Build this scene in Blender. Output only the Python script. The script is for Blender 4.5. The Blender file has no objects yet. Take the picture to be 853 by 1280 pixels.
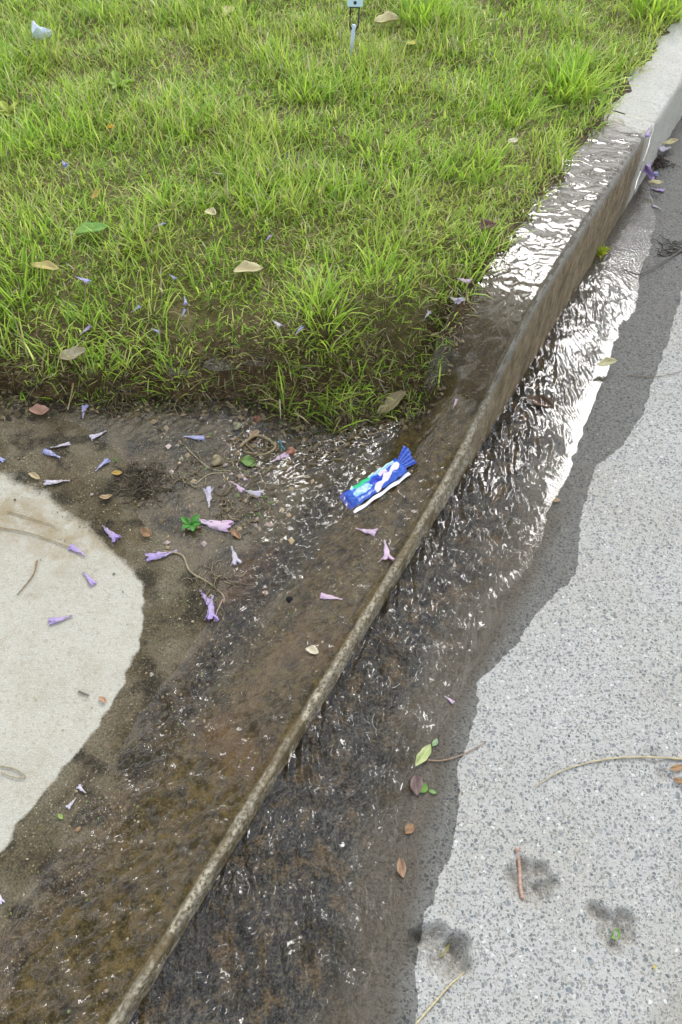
import bpy, math, random
import numpy as np
from mathutils import Vector, Matrix, Euler

random.seed(7)
RNG = np.random.default_rng(11)
S = bpy.context.scene
COL = S.collection

# ------------------------------------------------------------------ camera
CAM_H = 1.25
PITCH = math.radians(54)
FPX, CX, CY = 950.0, 426.5, 640.0
cd = bpy.data.cameras.new('camera')
cam = bpy.data.objects.new('camera', cd)
COL.objects.link(cam)
cam.location = (0, 0, CAM_H)
cam.rotation_euler = (math.pi / 2 - PITCH, 0, 0)
cd.sensor_fit = 'VERTICAL'
cd.sensor_height = 36.0
cd.lens = FPX / 1280.0 * 36.0
cd.clip_start = 0.02
cd.clip_end = 3000
S.camera = cam

# ------------------------------------------------------------------ light
SUN_EL = math.radians(43)
SUN_AZ = math.radians(23)          # from +Y towards +X
sl = bpy.data.lights.new('sun', 'SUN')
sl.energy = 1.5
sl.angle = math.radians(16)
sl.color = (1.0, 0.975, 0.94)
sun = bpy.data.objects.new('sun', sl)
COL.objects.link(sun)
sdir = Vector((math.sin(SUN_AZ) * math.cos(SUN_EL), math.cos(SUN_AZ) * math.cos(SUN_EL), math.sin(SUN_EL)))
sun.rotation_euler = (-sdir).to_track_quat('-Z', 'Y').to_euler()

W = bpy.data.worlds.new('World')
S.world = W
W.use_nodes = True
nt = W.node_tree
nt.nodes.clear()
out = nt.nodes.new('ShaderNodeOutputWorld')
bg = nt.nodes.new('ShaderNodeBackground')
sky = nt.nodes.new('ShaderNodeTexSky')
sky.sky_type = 'NISHITA'
sky.sun_disc = False
sky.sun_elevation = SUN_EL
sky.sun_rotation = SUN_AZ
sky.air_density = 1.0
sky.dust_density = 0.4
tc = nt.nodes.new('ShaderNodeTexCoord')
cn = nt.nodes.new('ShaderNodeTexNoise')
cn.inputs['Scale'].default_value = 2.6
cn.inputs['Detail'].default_value = 6
cn.inputs['Roughness'].default_value = 0.55
cmap = nt.nodes.new('ShaderNodeMapping')
cmap.inputs['Location'].default_value = (25.02, 10.16, 16.58)
cmap.inputs['Scale'].default_value = (1, 1, 1.6)
cr = nt.nodes.new('ShaderNodeValToRGB')
cr.color_ramp.elements[0].position = 0.47
cr.color_ramp.elements[1].position = 0.62
mx = nt.nodes.new('ShaderNodeMix')
mx.data_type = 'RGBA'
mx.inputs[7].default_value = (20.0, 20.2, 20.4, 1)
bg.inputs['Strength'].default_value = 0.13
L_ = nt.links.new
L_(tc.outputs['Generated'], cmap.inputs['Vector'])
L_(cmap.outputs[0], cn.inputs['Vector'])
L_(cn.outputs[0], cr.inputs[0])
L_(cr.outputs[0], mx.inputs[0])
L_(sky.outputs[0], mx.inputs[6])
L_(mx.outputs[2], bg.inputs['Color'])
L_(bg.outputs[0], out.inputs['Surface'])

S.view_settings.view_transform = 'Standard'
S.view_settings.look = 'None'
S.view_settings.gamma = 1
S.view_settings.exposure = 0.50
S.view_settings.use_curve_mapping = False

# ------------------------------------------------------------------ maths helpers
P1 = np.array([-0.25654589, 0.11015764])
DU = np.array([0.49442547, 0.86922002])
DV = np.array([-DU[1], DU[0]])


def to_uv(x, y):
    x = np.asarray(x, float); y = np.asarray(y, float)
    return (x - P1[0]) * DU[0] + (y - P1[1]) * DU[1], (x - P1[0]) * DV[0] + (y - P1[1]) * DV[1]


def to_xy(u, v):
    return P1[0] + u * DU[0] + v * DV[0], P1[1] + u * DU[1] + v * DV[1]


_g = np.random.default_rng(3)
PERM = _g.permutation(512)
PERM = np.concatenate([PERM, PERM])
GA = _g.uniform(0, 2 * np.pi, 512)
GX, GY = np.cos(GA), np.sin(GA)


def perlin(x, y, seed=0):
    x = np.asarray(x, float) + seed * 17.31; y = np.asarray(y, float) + seed * 9.17
    xi = np.floor(x).astype(int); yi = np.floor(y).astype(int)
    xf = x - xi; yf = y - yi
    f = lambda t: t * t * t * (t * (t * 6 - 15) + 10)
    ux, uy = f(xf), f(yf)

    def g(ix, iy, dx, dy):
        h = PERM[(PERM[ix & 511] + iy) & 511]
        return GX[h] * dx + GY[h] * dy
    a = g(xi, yi, xf, yf); b = g(xi + 1, yi, xf - 1, yf)
    c = g(xi, yi + 1, xf, yf - 1); d = g(xi + 1, yi + 1, xf - 1, yf - 1)
    return ((a + ux * (b - a)) + uy * ((c + ux * (d - c)) - (a + ux * (b - a)))) * 1.5


def fbm(x, y, seed=0, octv=3):
    r = 0; a = 1; s = 1
    for i in range(octv):
        r = r + a * perlin(x * s, y * s, seed + i * 5); a *= .5; s *= 2.03
    return r


def ss(a, b, x):
    t = np.clip((np.asarray(x, float) - a) / (b - a), 0, 1)
    return t * t * (3 - 2 * t)


def sdf_poly(x, y, poly):
    """signed distance, positive inside"""
    x = np.asarray(x, float); y = np.asarray(y, float)
    d = np.full(x.shape, 1e9); ins = np.zeros(x.shape, bool)
    n = len(poly)
    for i in range(n):
        ax, ay = poly[i]; bx, by = poly[(i + 1) % n]
        ex, ey = bx - ax, by - ay
        t = np.clip(((x - ax) * ex + (y - ay) * ey) / (ex * ex + ey * ey + 1e-12), 0, 1)
        d = np.minimum(d, (x - ax - t * ex) ** 2 + (y - ay - t * ey) ** 2)
        c = ((ay > y) != (by > y)) & (x < (bx - ax) * (y - ay) / (by - ay + 1e-12) + ax)
        ins ^= c
    d = np.sqrt(d)
    return np.where(ins, d, -d)


# ------------------------------------------------------------------ terrain
KW = 0.155                                    # kerb width
_HU = [-60, -.4, .43, .75, .92, 1.0, 1.05, 1.10, 1.15, 1.21, 1.30, 1.42, 1.62, 2.2, 60]
_HH = [.044, .044, .046, .050, .058, .074, .095, .113, .138, .182, .212, .226, .228, .215, .20]


def kerb_h(u):
    u = np.asarray(u, float)
    return sum(np.interp(u + o_, _HU, _HH) for o_ in (-.10, -.06, -.02, .02, .06, .10)) / 6


def apron_s(u):                               # 1 where the kerb is laid back into a lip
    return 1 - ss(1.0, 1.22, u)


PRINTS = [((.0, .0), .026, .010)]


def gutter_raw(u, v):
    a = -v
    z = .075 * np.minimum(a, .34) + .03 * np.clip(a - .34, 0, .4) + .012 * np.clip(a - .74, 0, 8)
    return z + .0012 * perlin(u * 9, v * 9, 4)


def drive_h(x, y, u, v):
    z = .040 + .085 * np.clip(v - .16, 0, .95) + .03 * np.clip(v - 1.11, 0, 60)
    # eroded joint behind the kerb
    jv = .182 + .012 * perlin(u * 4, 0 * u, 8)
    dj = ss(.25, .45, u) * (1 - ss(.80, .95, u))
    z = z - (.002 + .020 * dj) * np.exp(-((v - jv) / (.014 + .012 * dj)) ** 2)
    z = z - .020 * ss(.75, .95, u) * np.exp(-((v - .26) / .10) ** 2)
    z = z + .0016 * perlin(x * 7, y * 7, 2)
    return z


_BX = [-60, -1.2, -.70, -.49, -.28, -.15, -.01, .08, .16, .25, 60]
_BY = [1.05, 1.10, 1.125, 1.13, 1.14, 1.125, 1.10, 1.12, 1.135, 1.16, 1.16]
DIPS = []                                      # shallow hollows in the lawn


def bank_d(x, y):
    yb = np.interp(x, _BX, _BY)
    return y - yb + .022 * perlin(x * 11, y * 11, 5) + .012 * perlin(x * 31, y * 31, 6)


def lawn_h(x, y, u, v):
    D = drive_h(x, y, u, v)
    top = kerb_h(np.clip(u, 1.45, 60)) + .001 + .012 * np.clip(v - .1, 0, 60) * (1 / (1 + .08 * np.clip(v, 0, 60)))
    b = bank_d(x, y)
    low = D + .040 + .28 * np.clip(b, 0, 9)
    low = np.minimum(top, low)
    wl = ss(.02, -.28, x)
    top = top * (1 - wl) + low * wl
    near = np.exp(-((v - .12) / .12) ** 2)
    wdt = .055 + .20 * ss(-.25, .12, x)
    k = ss(-.005, 1, b / wdt) ** .7
    z = D - .02 + (top - D + .02) * k
    z = z + ss(.0, .03, b) * ss(KW, KW + .05, v) * (.009 * perlin(x * 6, y * 6, 12) + .006 * perlin(x * 19, y * 19, 13) + .003 * perlin(x * 55, y * 55, 14))
    z = z - .05 * ss(.02, -.05, b)
    for dx, dy, r, dep in DIPS:
        z = z - dep * np.exp(-((x - dx) ** 2 + ((y - dy) * 1.5) ** 2) / r ** 2)
    return z


def kerb_top(u, v):
    h = kerb_h(u); s = apron_s(u)
    lip = ss(.004, .014, v) * s * .011
    z = h - lip + .006 * (v / KW) * (1 - s)
    # apron part behind the lip runs in to the driveway
    z = z + s * (.005) * (v / KW)
    x, y = to_xy(u, v)
    zd = drive_h(x, y, u, np.maximum(v, KW)) + .0005
    t = ss(.06, KW, v) * (1 - ss(1.10, 1.21, u))
    z = z * (1 - t) + zd * t
    return z + .0008 * perlin(u * 20, v * 20, 3)


def surf(x, y):
    x = np.asarray(x, float); y = np.asarray(y, float)
    u, v = to_uv(x, y)
    g = road_h(u, v)
    k = kerb_top(u, v)
    dl = np.maximum(drive_h(x, y, u, v), lawn_h(x, y, u, v))
    edge = kerb_back(u)
    return np.where(v < 0, g, np.where(v < edge, k, dl))


def kerb_back(u):
    return KW + 0 * u


PR = []
ROADDIRT = []


def road_h(u, v):
    z = gutter_raw(u, v) + .0006 * perlin(u * 30, v * 30, 6)
    x, y = to_xy(u, v)
    for px_, py_, r, dep in PR:
        q = ((x - px_) ** 2 + (y - py_) ** 2) / r ** 2
        z = z - dep * np.exp(-q ** 2.4) + dep * .12 * np.exp(-((np.sqrt(q) - 1.35) / .25) ** 2)
    return z


def pray(px, py):
    a = (px - CX) / FPX; b = (CY - py) / FPX
    return np.array([a, math.cos(PITCH) + b * math.sin(PITCH), -math.sin(PITCH) + b * math.cos(PITCH)])


def hit(px, py, fn=surf):
    """the point of the ground that a measured spot of the photograph lies on"""
    r = pray(px, py)
    t0 = (0.30 - CAM_H) / r[2]; t1 = (-0.05 - CAM_H) / r[2]
    ts = np.linspace(t0, t1, 120)
    X, Y, Z = r[0] * ts, r[1] * ts, CAM_H + r[2] * ts
    D = Z - fn(X, Y)
    i = np.argmax(D <= 0)
    if i == 0:
        i = len(ts) - 1
    a, b = D[i - 1], D[i]
    t = ts[i - 1] + (ts[i] - ts[i - 1]) * (a / (a - b + 1e-12))
    return Vector((r[0] * t, r[1] * t, CAM_H + r[2] * t))


def hitz(px, py, z):
    r = pray(px, py); t = (z - CAM_H) / r[2]
    return (r[0] * t, r[1] * t)


for (ax, ay, r, dep) in [  # paw prints pressed into the concrete
        (660, 1108, .021, .009), (641, 1092, .010, .008), (655, 1080, .010, .010), (676, 1086, .011, .011), (690, 1102, .009, .009), (680, 1112, .012, .009),
        (765, 1165, .017, .008), (745, 1138, .010, .009), (757, 1143, .008, .009), (781, 1150, .013, .011), (786, 1170, .010, .009), (770, 1185, .009, .007),
        (560, 1195, .024, .014), (533, 1170, .014, .013), (549, 1162, .010, .011), (520, 1172, .010, .009), (575, 1180, .014, .013), (580, 1205, .011, .010), (517, 1190, .010, .006),
        (830, 968, .010, .004), (818, 945, .012, .003)]:
    q = hitz(ax, ay, .035)
    PR.append((q[0], q[1], r * 1.1, dep * 1.2))

for (ax, ay, r, dep) in [(285, 458, .05, .010), (328, 452, .04, .014), (225, 468, .03, .009), (372, 205, .10, .016)]:
    q = hitz(ax, ay, .165 if ay > 400 else .22)
    DIPS.append((q[0], q[1], r, dep))

# ------------------------------------------------------------------ node helpers


class NT:
    def __init__(s, name):
        s.m = bpy.data.materials.new(name); s.m.use_nodes = True
        s.t = s.m.node_tree; s.t.nodes.clear()
        s.out = s.t.nodes.new('ShaderNodeOutputMaterial')
        s.tc = None

    def n(s, typ, **kw):
        nd = s.t.nodes.new(typ)
        for k, v in kw.items():
            setattr(nd, k, v)
        return nd

    def l(s, a, b):
        s.t.links.new(a, b)

    def put(s, sock, val):
        if isinstance(val, bpy.types.NodeSocket):
            s.l(val, sock)
        elif isinstance(val, (tuple, list)) and len(val) == 3 and sock.type == 'RGBA':
            sock.default_value = (*val, 1)
        else:
            sock.default_value = val

    def pos(s):
        if not s.tc:
            s.tc = s.n('ShaderNodeTexCoord')
        return s.tc.outputs['Object']

    def mapp(s, scale=(1, 1, 1), rot=(0, 0, 0), vec=None):
        m = s.n('ShaderNodeMapping')
        m.inputs['Scale'].default_value = scale; m.inputs['Rotation'].default_value = rot
        s.l(vec or s.pos(), m.inputs['Vector'])
        return m.outputs[0]

    def noise(s, scale, detail=3, rough=.55, vec=None, dist=0):
        nd = s.n('ShaderNodeTexNoise')
        nd.inputs['Scale'].default_value = scale; nd.inputs['Detail'].default_value = detail
        nd.inputs['Roughness'].default_value = rough; nd.inputs['Distortion'].default_value = dist
        s.l(vec or s.pos(), nd.inputs['Vector'])
        return nd.outputs['Fac']

    def voro(s, scale, feature='F1', vec=None, rnd=1.0):
        nd = s.n('ShaderNodeTexVoronoi', feature=feature)
        nd.inputs['Scale'].default_value = scale
        nd.inputs['Randomness'].default_value = rnd
        s.l(vec or s.pos(), nd.inputs['Vector'])
        return nd

    def ramp(s, fac, stops, interp='LINEAR'):
        r = s.n('ShaderNodeValToRGB'); e = r.color_ramp.elements
        r.color_ramp.interpolation = interp
        while len(e) < len(stops):
            e.new(.5)
        for i, (p, c) in enumerate(stops):
            e[i].position = p
            e[i].color = (c, c, c, 1) if isinstance(c, (int, float)) else (*c, 1)
        s.l(fac, r.inputs[0])
        return r.outputs[0]

    def mix(s, fac, a, b, mode='MIX'):
        m = s.n('ShaderNodeMix', data_type='RGBA', blend_type=mode)
        s.put(m.inputs[0], fac); s.put(m.inputs[6], a); s.put(m.inputs[7], b)
        return m.outputs[2]

    def math(s, op, a, b=0.0, clamp=False):
        m = s.n('ShaderNodeMath', operation=op, use_clamp=clamp)
        s.put(m.inputs[0], a); s.put(m.inputs[1], b)
        return m.outputs[0]

    def attr(s, name, kind='Fac'):
        a = s.n('ShaderNodeAttribute', attribute_name=name)
        return a.outputs[kind]

    def bump(s, h, strength=.5, dist=.002, normal=None):
        b = s.n('ShaderNodeBump')
        b.inputs['Strength'].default_value = strength; b.inputs['Distance'].default_value = dist
        s.l(h, b.inputs['Height'])
        if normal:
            s.l(normal, b.inputs['Normal'])
        return b.outputs[0]

    def bsdf(s, color, rough=.8, normal=None, spec=.4, **kw):
        b = s.n('ShaderNodeBsdfPrincipled')
        s.put(b.inputs['Base Color'], color); s.put(b.inputs['Roughness'], rough)
        s.put(b.inputs['Specular IOR Level'], spec)
        if normal:
            s.l(normal, b.inputs['Normal'])
        for k, v in kw.items():
            s.put(b.inputs[k.replace('_', ' ')], v)
        s.b = b
        return b.outputs[0]

    def done(s, shader):
        s.l(shader, s.out.inputs['Surface'])
        return s.m


# wetness edge: attribute 'wet' is a soft 0..1 field; noise breaks its outline
def wet_mask(t, lo=.46, hi=.54, amp=.35):
    w = t.attr('wet')
    nz = t.noise(38, 4, .6)
    nz2 = t.noise(260, 2, .6)
    w = t.math('ADD', w, t.math('MULTIPLY', t.math('SUBTRACT', nz, .5), amp))
    w = t.math('ADD', w, t.math('MULTIPLY', t.math('SUBTRACT', nz2, .5), amp * .4))
    return t.ramp(w, [(lo, 0.0), (hi, 1.0)])


def mat_aggregate():
    t = NT('exposed_aggregate_concrete')
    wet = wet_mask(t)
    dv = t.n('ShaderNodeTexNoise'); dv.inputs['Scale'].default_value = 150; t.l(t.pos(), dv.inputs['Vector'])
    va_ = t.n('ShaderNodeVectorMath', operation='MULTIPLY_ADD'); t.l(dv.outputs['Color'], va_.inputs[0]); va_.inputs[1].default_value = (.009, .009, .009); t.l(t.pos(), va_.inputs[2])
    wv = va_.outputs[0]
    v1 = t.voro(165, vec=wv); v2 = t.voro(290, vec=wv); v3 = t.voro(85, vec=wv)
    cell1 = t.ramp(v1.outputs['Color'], [(0, .0), (1, 1.)])
    sel = t.n('ShaderNodeSeparateColor'); t.l(v1.outputs['Color'], sel.inputs[0])
    sel2 = t.n('ShaderNodeSeparateColor'); t.l(v2.outputs['Color'], sel2.inputs[0])
    sel3 = t.n('ShaderNodeSeparateColor'); t.l(v3.outputs['Color'], sel3.inputs[0])
    paste = t.mix(t.noise(9, 4), (.36, .35, .32), (.47, .46, .425))
    paste = t.mix(t.math('MULTIPLY', t.noise(420, 3), .5), paste, (.32, .31, .27))
    paste = t.mix(t.ramp(t.noise(3.2, 4, .6), [(.45, 0.), (.65, .5)]), paste, (.34, .31, .25))
    stonecol = t.ramp(sel.outputs[1], [(0, (.075, .09, .095)), (.35, (.16, .175, .175)), (.6, (.26, .23, .18)), (1, (.60, .59, .55))])
    m1 = t.math('MULTIPLY', t.ramp(sel.outputs[0], [(.28, 0.), (.32, 1.)]), t.ramp(v1.outputs['Distance'], [(.34, 1.), (.46, 0.)]))
    base = t.mix(t.math('MULTIPLY', m1, .85), paste, stonecol)
    m2 = t.math('MULTIPLY', t.ramp(sel2.outputs[0], [(.36, 0.), (.40, 1.)]), t.ramp(v2.outputs['Distance'], [(.34, 1.), (.48, 0.)]))
    base = t.mix(t.math('MULTIPLY', m2, .8), base, t.ramp(sel2.outputs[1], [(0, (.08, .085, .085)), (1, (.24, .235, .20))]))
    m3 = t.math('MULTIPLY', t.ramp(sel3.outputs[0], [(.86, 0.), (.88, 1.)]), t.ramp(v3.outputs['Distance'], [(.28, 1.), (.38, 0.)]))
    base = t.mix(t.math('MULTIPLY', m3, .8), base, t.ramp(sel3.outputs[1], [(0, (.13, .15, .165)), (1, (.30, .30, .28))]))
    # pock marks
    pk = t.math('MULTIPLY', t.ramp(t.noise(55, 3, .65), [(.66, 0.), (.72, 1.)]), .55)
    base = t.mix(pk, base, (.10, .09, .075))
    dirt = t.attr('dirt')
    base = t.mix(t.math('MULTIPLY', dirt, t.ramp(t.noise(170, 5, .75), [(.40, .1), (.58, 1.)])), base, (.19, .165, .12))
    # wet: darker, smoother
    wetc = t.mix(.82, base, t.mix(1.0, base, (.25, .245, .235), 'MULTIPLY'))
    silt = t.attr('silt'); alg = t.attr('algae')
    wetc = t.mix(t.math('MULTIPLY', silt, .85), wetc, t.mix(t.noise(60, 4, .7), (.028, .020, .010), (.10, .068, .034)))
    an = t.ramp(t.noise(45, 5, .7), [(.35, 0.), (.62, 1.)])
    wetc = t.mix(t.math('MULTIPLY', alg, t.math('ADD', t.math('MULTIPLY', an, .35), .65)), wetc,
                 t.mix(t.ramp(t.noise(26, 5, .75), [(.50, 0.), (.62, 1.)]), (.005, .005, .004), (.10, .064, .022)))
    gr = t.noise(300, 3, .75)
    wetc = t.mix(t.math('MULTIPLY', alg, t.ramp(gr, [(.50, 0.), (.60, .8)])), wetc, (.008, .008, .006))
    wetc = t.mix(t.math('MULTIPLY', alg, t.ramp(gr, [(.35, .5), (.43, 0.)])), wetc, (.24, .18, .09))
    col = t.mix(wet, base, wetc)
    hgt = t.math('ADD', t.math('MULTIPLY', v1.outputs['Distance'], -.8), t.math('MULTIPLY', v2.outputs['Distance'], -.5))
    hgt = t.math('ADD', hgt, t.math('MULTIPLY', t.noise(500, 3), .6))
    hgt = t.math('ADD', hgt, t.math('MULTIPLY', pk, -1.5))
    nm = t.bump(hgt, .8, .0024)
    rough = t.ramp(wet, [(0, .88), (1, .42)])
    return t.done(t.bsdf(col, rough, nm, t.ramp(wet, [(0, .35), (1, .12)])))


def mat_slab():
    t = NT('broomed_driveway_concrete')
    wet = wet_mask(t, .36, .64, .6)
    brush = t.noise(60, 4, .6, vec=t.mapp((1.0, 9, 1), (0, 0, math.radians(22))))
    base = t.mix(t.noise(7, 5, .6), (.355, .335, .27), (.45, .425, .35))
    base = t.mix(t.math('MULTIPLY', t.ramp(brush, [(.45, 0.), (.62, 1.)]), .28), base, (.28, .26, .20))
    base = t.mix(t.ramp(t.noise(120, 3, .7), [(.55, 0.), (.72, .6)]), base, (.20, .17, .11))
    base = t.mix(t.ramp(t.noise(22, 5, .7), [(.48, 0.), (.66, .45)]), base, (.30, .27, .19))
    base = t.mix(t.ramp(t.noise(420, 2, .6), [(.40, .35), (.5, 0.)]), base, (.58, .57, .50))
    stain = t.attr('stain')
    st = t.math('MULTIPLY', stain, t.ramp(t.noise(28, 5, .7), [(.33, 0.), (.60, 1.)]))
    base = t.mix(t.math('MULTIPLY', st, .75), base, (.25, .19, .095))
    wetc = t.mix(1.0, base, (.36, .33, .27), 'MULTIPLY')
    silt = t.attr('silt'); olive = t.attr('olive'); dark = t.attr('dark'); red = t.attr('red')
    g1 = t.noise(70, 5, .75)
    sn = t.ramp(g1, [(.35, 0.), (.65, 1.)])
    wetc = t.mix(t.math('MULTIPLY', silt, .85), wetc, t.mix(sn, (.028, .020, .009), (.145, .103, .060)))
    wetc = t.mix(t.math('MULTIPLY', olive, t.math('ADD', .6, t.math('MULTIPLY', sn, .4))), wetc,
                 t.mix(t.ramp(t.noise(120, 5, .8), [(.42, 0.), (.62, 1.)]), (.014, .012, .005), (.095, .073, .030)))
    wetc = t.mix(t.math('MULTIPLY', red, .8), wetc, (.13, .070, .040))
    wetc = t.mix(t.math('MULTIPLY', dark, t.ramp(g1, [(.40, 1.), (.68, .35)])), wetc, (.006, .006, .005))
    col = t.mix(wet, base, wetc)
    gr = t.noise(330, 3, .75)
    col = t.mix(t.math('MULTIPLY', wet, t.ramp(gr, [(.52, 0.), (.62, .6)])), col, (.022, .018, .009))
    col = t.mix(t.math('MULTIPLY', wet, t.ramp(gr, [(.34, .55), (.42, 0.)])), col, (.30, .24, .15))
    sp = t.voro(150)
    spk = t.math('MULTIPLY', t.ramp(sp.outputs['Distance'], [(.12, 1.), (.2, 0.)]), t.ramp(t.noise(11, 2), [(.5, 0.), (.62, .7)]))
    col = t.mix(t.math('MULTIPLY', spk, wet), col, (.42, .36, .25))
    hgt = t.math('ADD', t.math('MULTIPLY', brush, .8), t.math('MULTIPLY', g1, 1.3))
    hgt = t.math('ADD', hgt, t.math('MULTIPLY', t.noise(400, 3), .5))
    nm = t.bump(hgt, .5, .002)
    return t.done(t.bsdf(col, t.ramp(wet, [(0, .9), (1, .5)]), nm, t.ramp(wet, [(0, .35), (1, .08)])))


def mat_kerb():
    t = NT('weathered_kerb_concrete')
    wet = wet_mask(t, .4, .6, .3)
    base = t.mix(t.noise(14, 5, .6), (.44, .42, .36), (.60, .58, .52))
    base = t.mix(t.ramp(t.noise(160, 4, .7), [(.5, 0.), (.72, .7)]), base, (.20, .17, .12))
    face = t.attr('face'); low = t.attr('olive'); dark = t.attr('dark')
    streak = t.noise(30, 5, .75, vec=t.mapp((1, 1, .6)))
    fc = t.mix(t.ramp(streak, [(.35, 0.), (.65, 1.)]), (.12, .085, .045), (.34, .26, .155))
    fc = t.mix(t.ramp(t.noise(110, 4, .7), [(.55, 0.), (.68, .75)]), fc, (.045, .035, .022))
    wetc = t.mix(1.0, base, (.40, .395, .375), 'MULTIPLY')
    g1 = t.noise(60, 5, .75)
    sn = t.ramp(g1, [(.35, 0.), (.65, 1.)])
    wetc = t.mix(low, wetc, t.mix(sn, (.028, .022, .008), (.145, .105, .040)))
    wetc = t.mix(t.math('MULTIPLY', t.attr('red'), .6), wetc, (.15, .088, .045))
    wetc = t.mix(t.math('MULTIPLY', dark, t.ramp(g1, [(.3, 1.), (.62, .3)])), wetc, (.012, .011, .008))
    gr = t.noise(330, 3, .75)
    wetc = t.mix(t.ramp(gr, [(.54, 0.), (.62, .5)]), wetc, (.028, .022, .010))
    wetc = t.mix(t.ramp(gr, [(.34, .5), (.42, 0.)]), wetc, (.26, .20, .12))
    col = t.mix(wet, base, wetc)
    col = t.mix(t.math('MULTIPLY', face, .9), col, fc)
    rid = t.attr('ridge')
    rc = t.mix(t.ramp(t.noise(150, 4, .7), [(.40, 0.), (.58, 1.)]), (.13, .10, .05), (.52, .46, .34))
    rc = t.mix(t.ramp(t.noise(16, 3), [(.48, 0.), (.62, .8)]), rc, (.14, .10, .045))
    col = t.mix(rid, col, rc)
    nm = t.bump(t.math('ADD', t.math('MULTIPLY', g1, 1.4), t.noise(220, 4, .7)), .9, .0045)
    return t.done(t.bsdf(col, t.ramp(wet, [(0, .9), (1, .5)]), nm, t.ramp(wet, [(0, .35), (1, .08)])))


def mat_soil():
    t = NT('damp_soil')
    g = t.noise(60, 6, .75)
    bank = t.ramp(g, [(.28, (.022, .014, .007)), (.5, (.065, .042, .02)), (.70, (.17, .115, .055))])
    turf = t.ramp(g, [(.28, (.06, .05, .02)), (.5, (.15, .125, .05)), (.70, (.28, .24, .11))])
    turf = t.mix(t.ramp(t.noise(9, 3), [(.4, 0.), (.65, .6)]), turf, (.14, .15, .04))
    col = t.mix(t.attr('turf'), bank, turf)
    hgt = t.math('ADD', g, t.math('MULTIPLY', t.noise(240, 4, .7), .4))
    nm = t.bump(hgt, .9, .006)
    return t.done(t.bsdf(col, .62, nm, .12))


def mat_asphalt():
    t = NT('worn_asphalt')
    v = t.voro(150)
    col = t.mix(t.ramp(v.outputs['Distance'], [(.2, 1.), (.5, 0.)]), (.06, .06, .062), (.17, .18, .19))
    col = t.mix(t.ramp(t.noise(60, 4), [(.5, 0.), (.7, .5)]), col, (.12, .09, .06))
    return t.done(t.bsdf(col, .8, t.bump(v.outputs['Distance'], .7, .003), .4))


def mat_water(name, tint, murk, murkcol, fine=900, fstr=.25, rough=.06):
    """thin running water: Fresnel sky reflection over a tinted see-through body with suspended silt"""
    t = NT(name)
    n1 = t.noise(fine * .28, 3, .6, vec=t.mapp((1, .55, 1), (0, 0, math.radians(-12))))
    nm = t.bump(n1, fstr, .0016)
    fr = t.n('ShaderNodeFresnel')
    # light that has entered the film crosses its two faces alike: same index seen from below
    ge = t.n('ShaderNodeNewGeometry')
    t.l(t.math('ADD', t.math('MULTIPLY', ge.outputs['Backfacing'], 1 / 1.42 - 1.42), 1.42), fr.inputs['IOR'])
    t.l(nm, fr.inputs['Normal'])
    tr = t.n('ShaderNodeBsdfTransparent'); tr.inputs['Color'].default_value = (*tint, 1)
    df = t.n('ShaderNodeBsdfDiffuse'); df.inputs['Color'].default_value = (*murkcol, 1)
    gl = t.n('ShaderNodeBsdfGlossy'); gl.inputs['Roughness'].default_value = rough
    gl.inputs['Color'].default_value = (1, 1, 1, 1)
    t.l(nm, gl.inputs['Normal'])
    m1 = t.n('ShaderNodeMixShader'); m1.inputs[0].default_value = murk
    t.l(tr.outputs[0], m1.inputs[1]); t.l(df.outputs[0], m1.inputs[2])
    m2 = t.n('ShaderNodeMixShader')
    t.l(fr.outputs[0], m2.inputs[0]); t.l(m1.outputs[0], m2.inputs[1]); t.l(gl.outputs[0], m2.inputs[2])
    return t.done(m2.outputs[0])


def mat_plain(name, color, rough=.6, transl=0.0, var=.25, scale=60, spec=.4, bump=.2):
    t = NT(name)
    c = t.mix(t.noise(scale, 3), tuple(x * (1 - var) for x in color), tuple(min(1, x * (1 + var)) for x in color))
    b = t.bsdf(c, rough, t.bump(t.noise(scale * 4, 3), bump, .001), spec)
    if transl:
        tl = t.n('ShaderNodeBsdfTranslucent'); t.l(c, tl.inputs['Color'])
        ms = t.n('ShaderNodeMixShader'); ms.inputs[0].default_value = transl
        t.l(b, ms.inputs[1]); t.l(tl.outputs[0], ms.inputs[2])
        return t.done(ms.outputs[0])
    return t.done(b)


def mat_attr(name, rough=.5, transl=.3, spec=.4):
    """colour read from the per-vertex colour attribute 'Col' (print, petals, grass)"""
    t = NT(name)
    c = t.attr('Col', 'Color')
    c = t.mix(t.math('MULTIPLY', t.noise(160, 3), .35), c, t.mix(1.0, c, (.6, .6, .6), 'MULTIPLY'))
    b = t.bsdf(c, rough, None, spec)
    if transl:
        tl = t.n('ShaderNodeBsdfTranslucent'); t.l(c, tl.inputs['Color'])
        ms = t.n('ShaderNodeMixShader'); ms.inputs[0].default_value = transl
        t.l(b, ms.inputs[1]); t.l(tl.outputs[0], ms.inputs[2])
        return t.done(ms.outputs[0])
    return t.done(b)


M = {}
M['aggregate'] = mat_aggregate()
M['slab'] = mat_slab()
M['kerb'] = mat_kerb()
M['soil'] = mat_soil()
M['asphalt'] = mat_asphalt()
M['gutter_water'] = mat_water('gutter_water', (.90, .87, .80), .012, (.18, .13, .07), 700, .32)
M['apron_water'] = mat_water('silty_water', (.93, .90, .84), .015, (.20, .14, .08), 700, .5, .06)
M['still_water'] = mat_water('still_water', (.7, .66, .55), .10, (.20, .15, .08), 500, .4, .07)
M['grass'] = mat_attr('grass_blade', .38, .5, .5)
M['petal'] = mat_attr('petal', .5, .3, .3)
M['film'] = mat_attr('printed_film', .22, 0, .6)
M['litter'] = mat_attr('litter_bits', .7, .15)

# ------------------------------------------------------------------ mesh helpers


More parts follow.
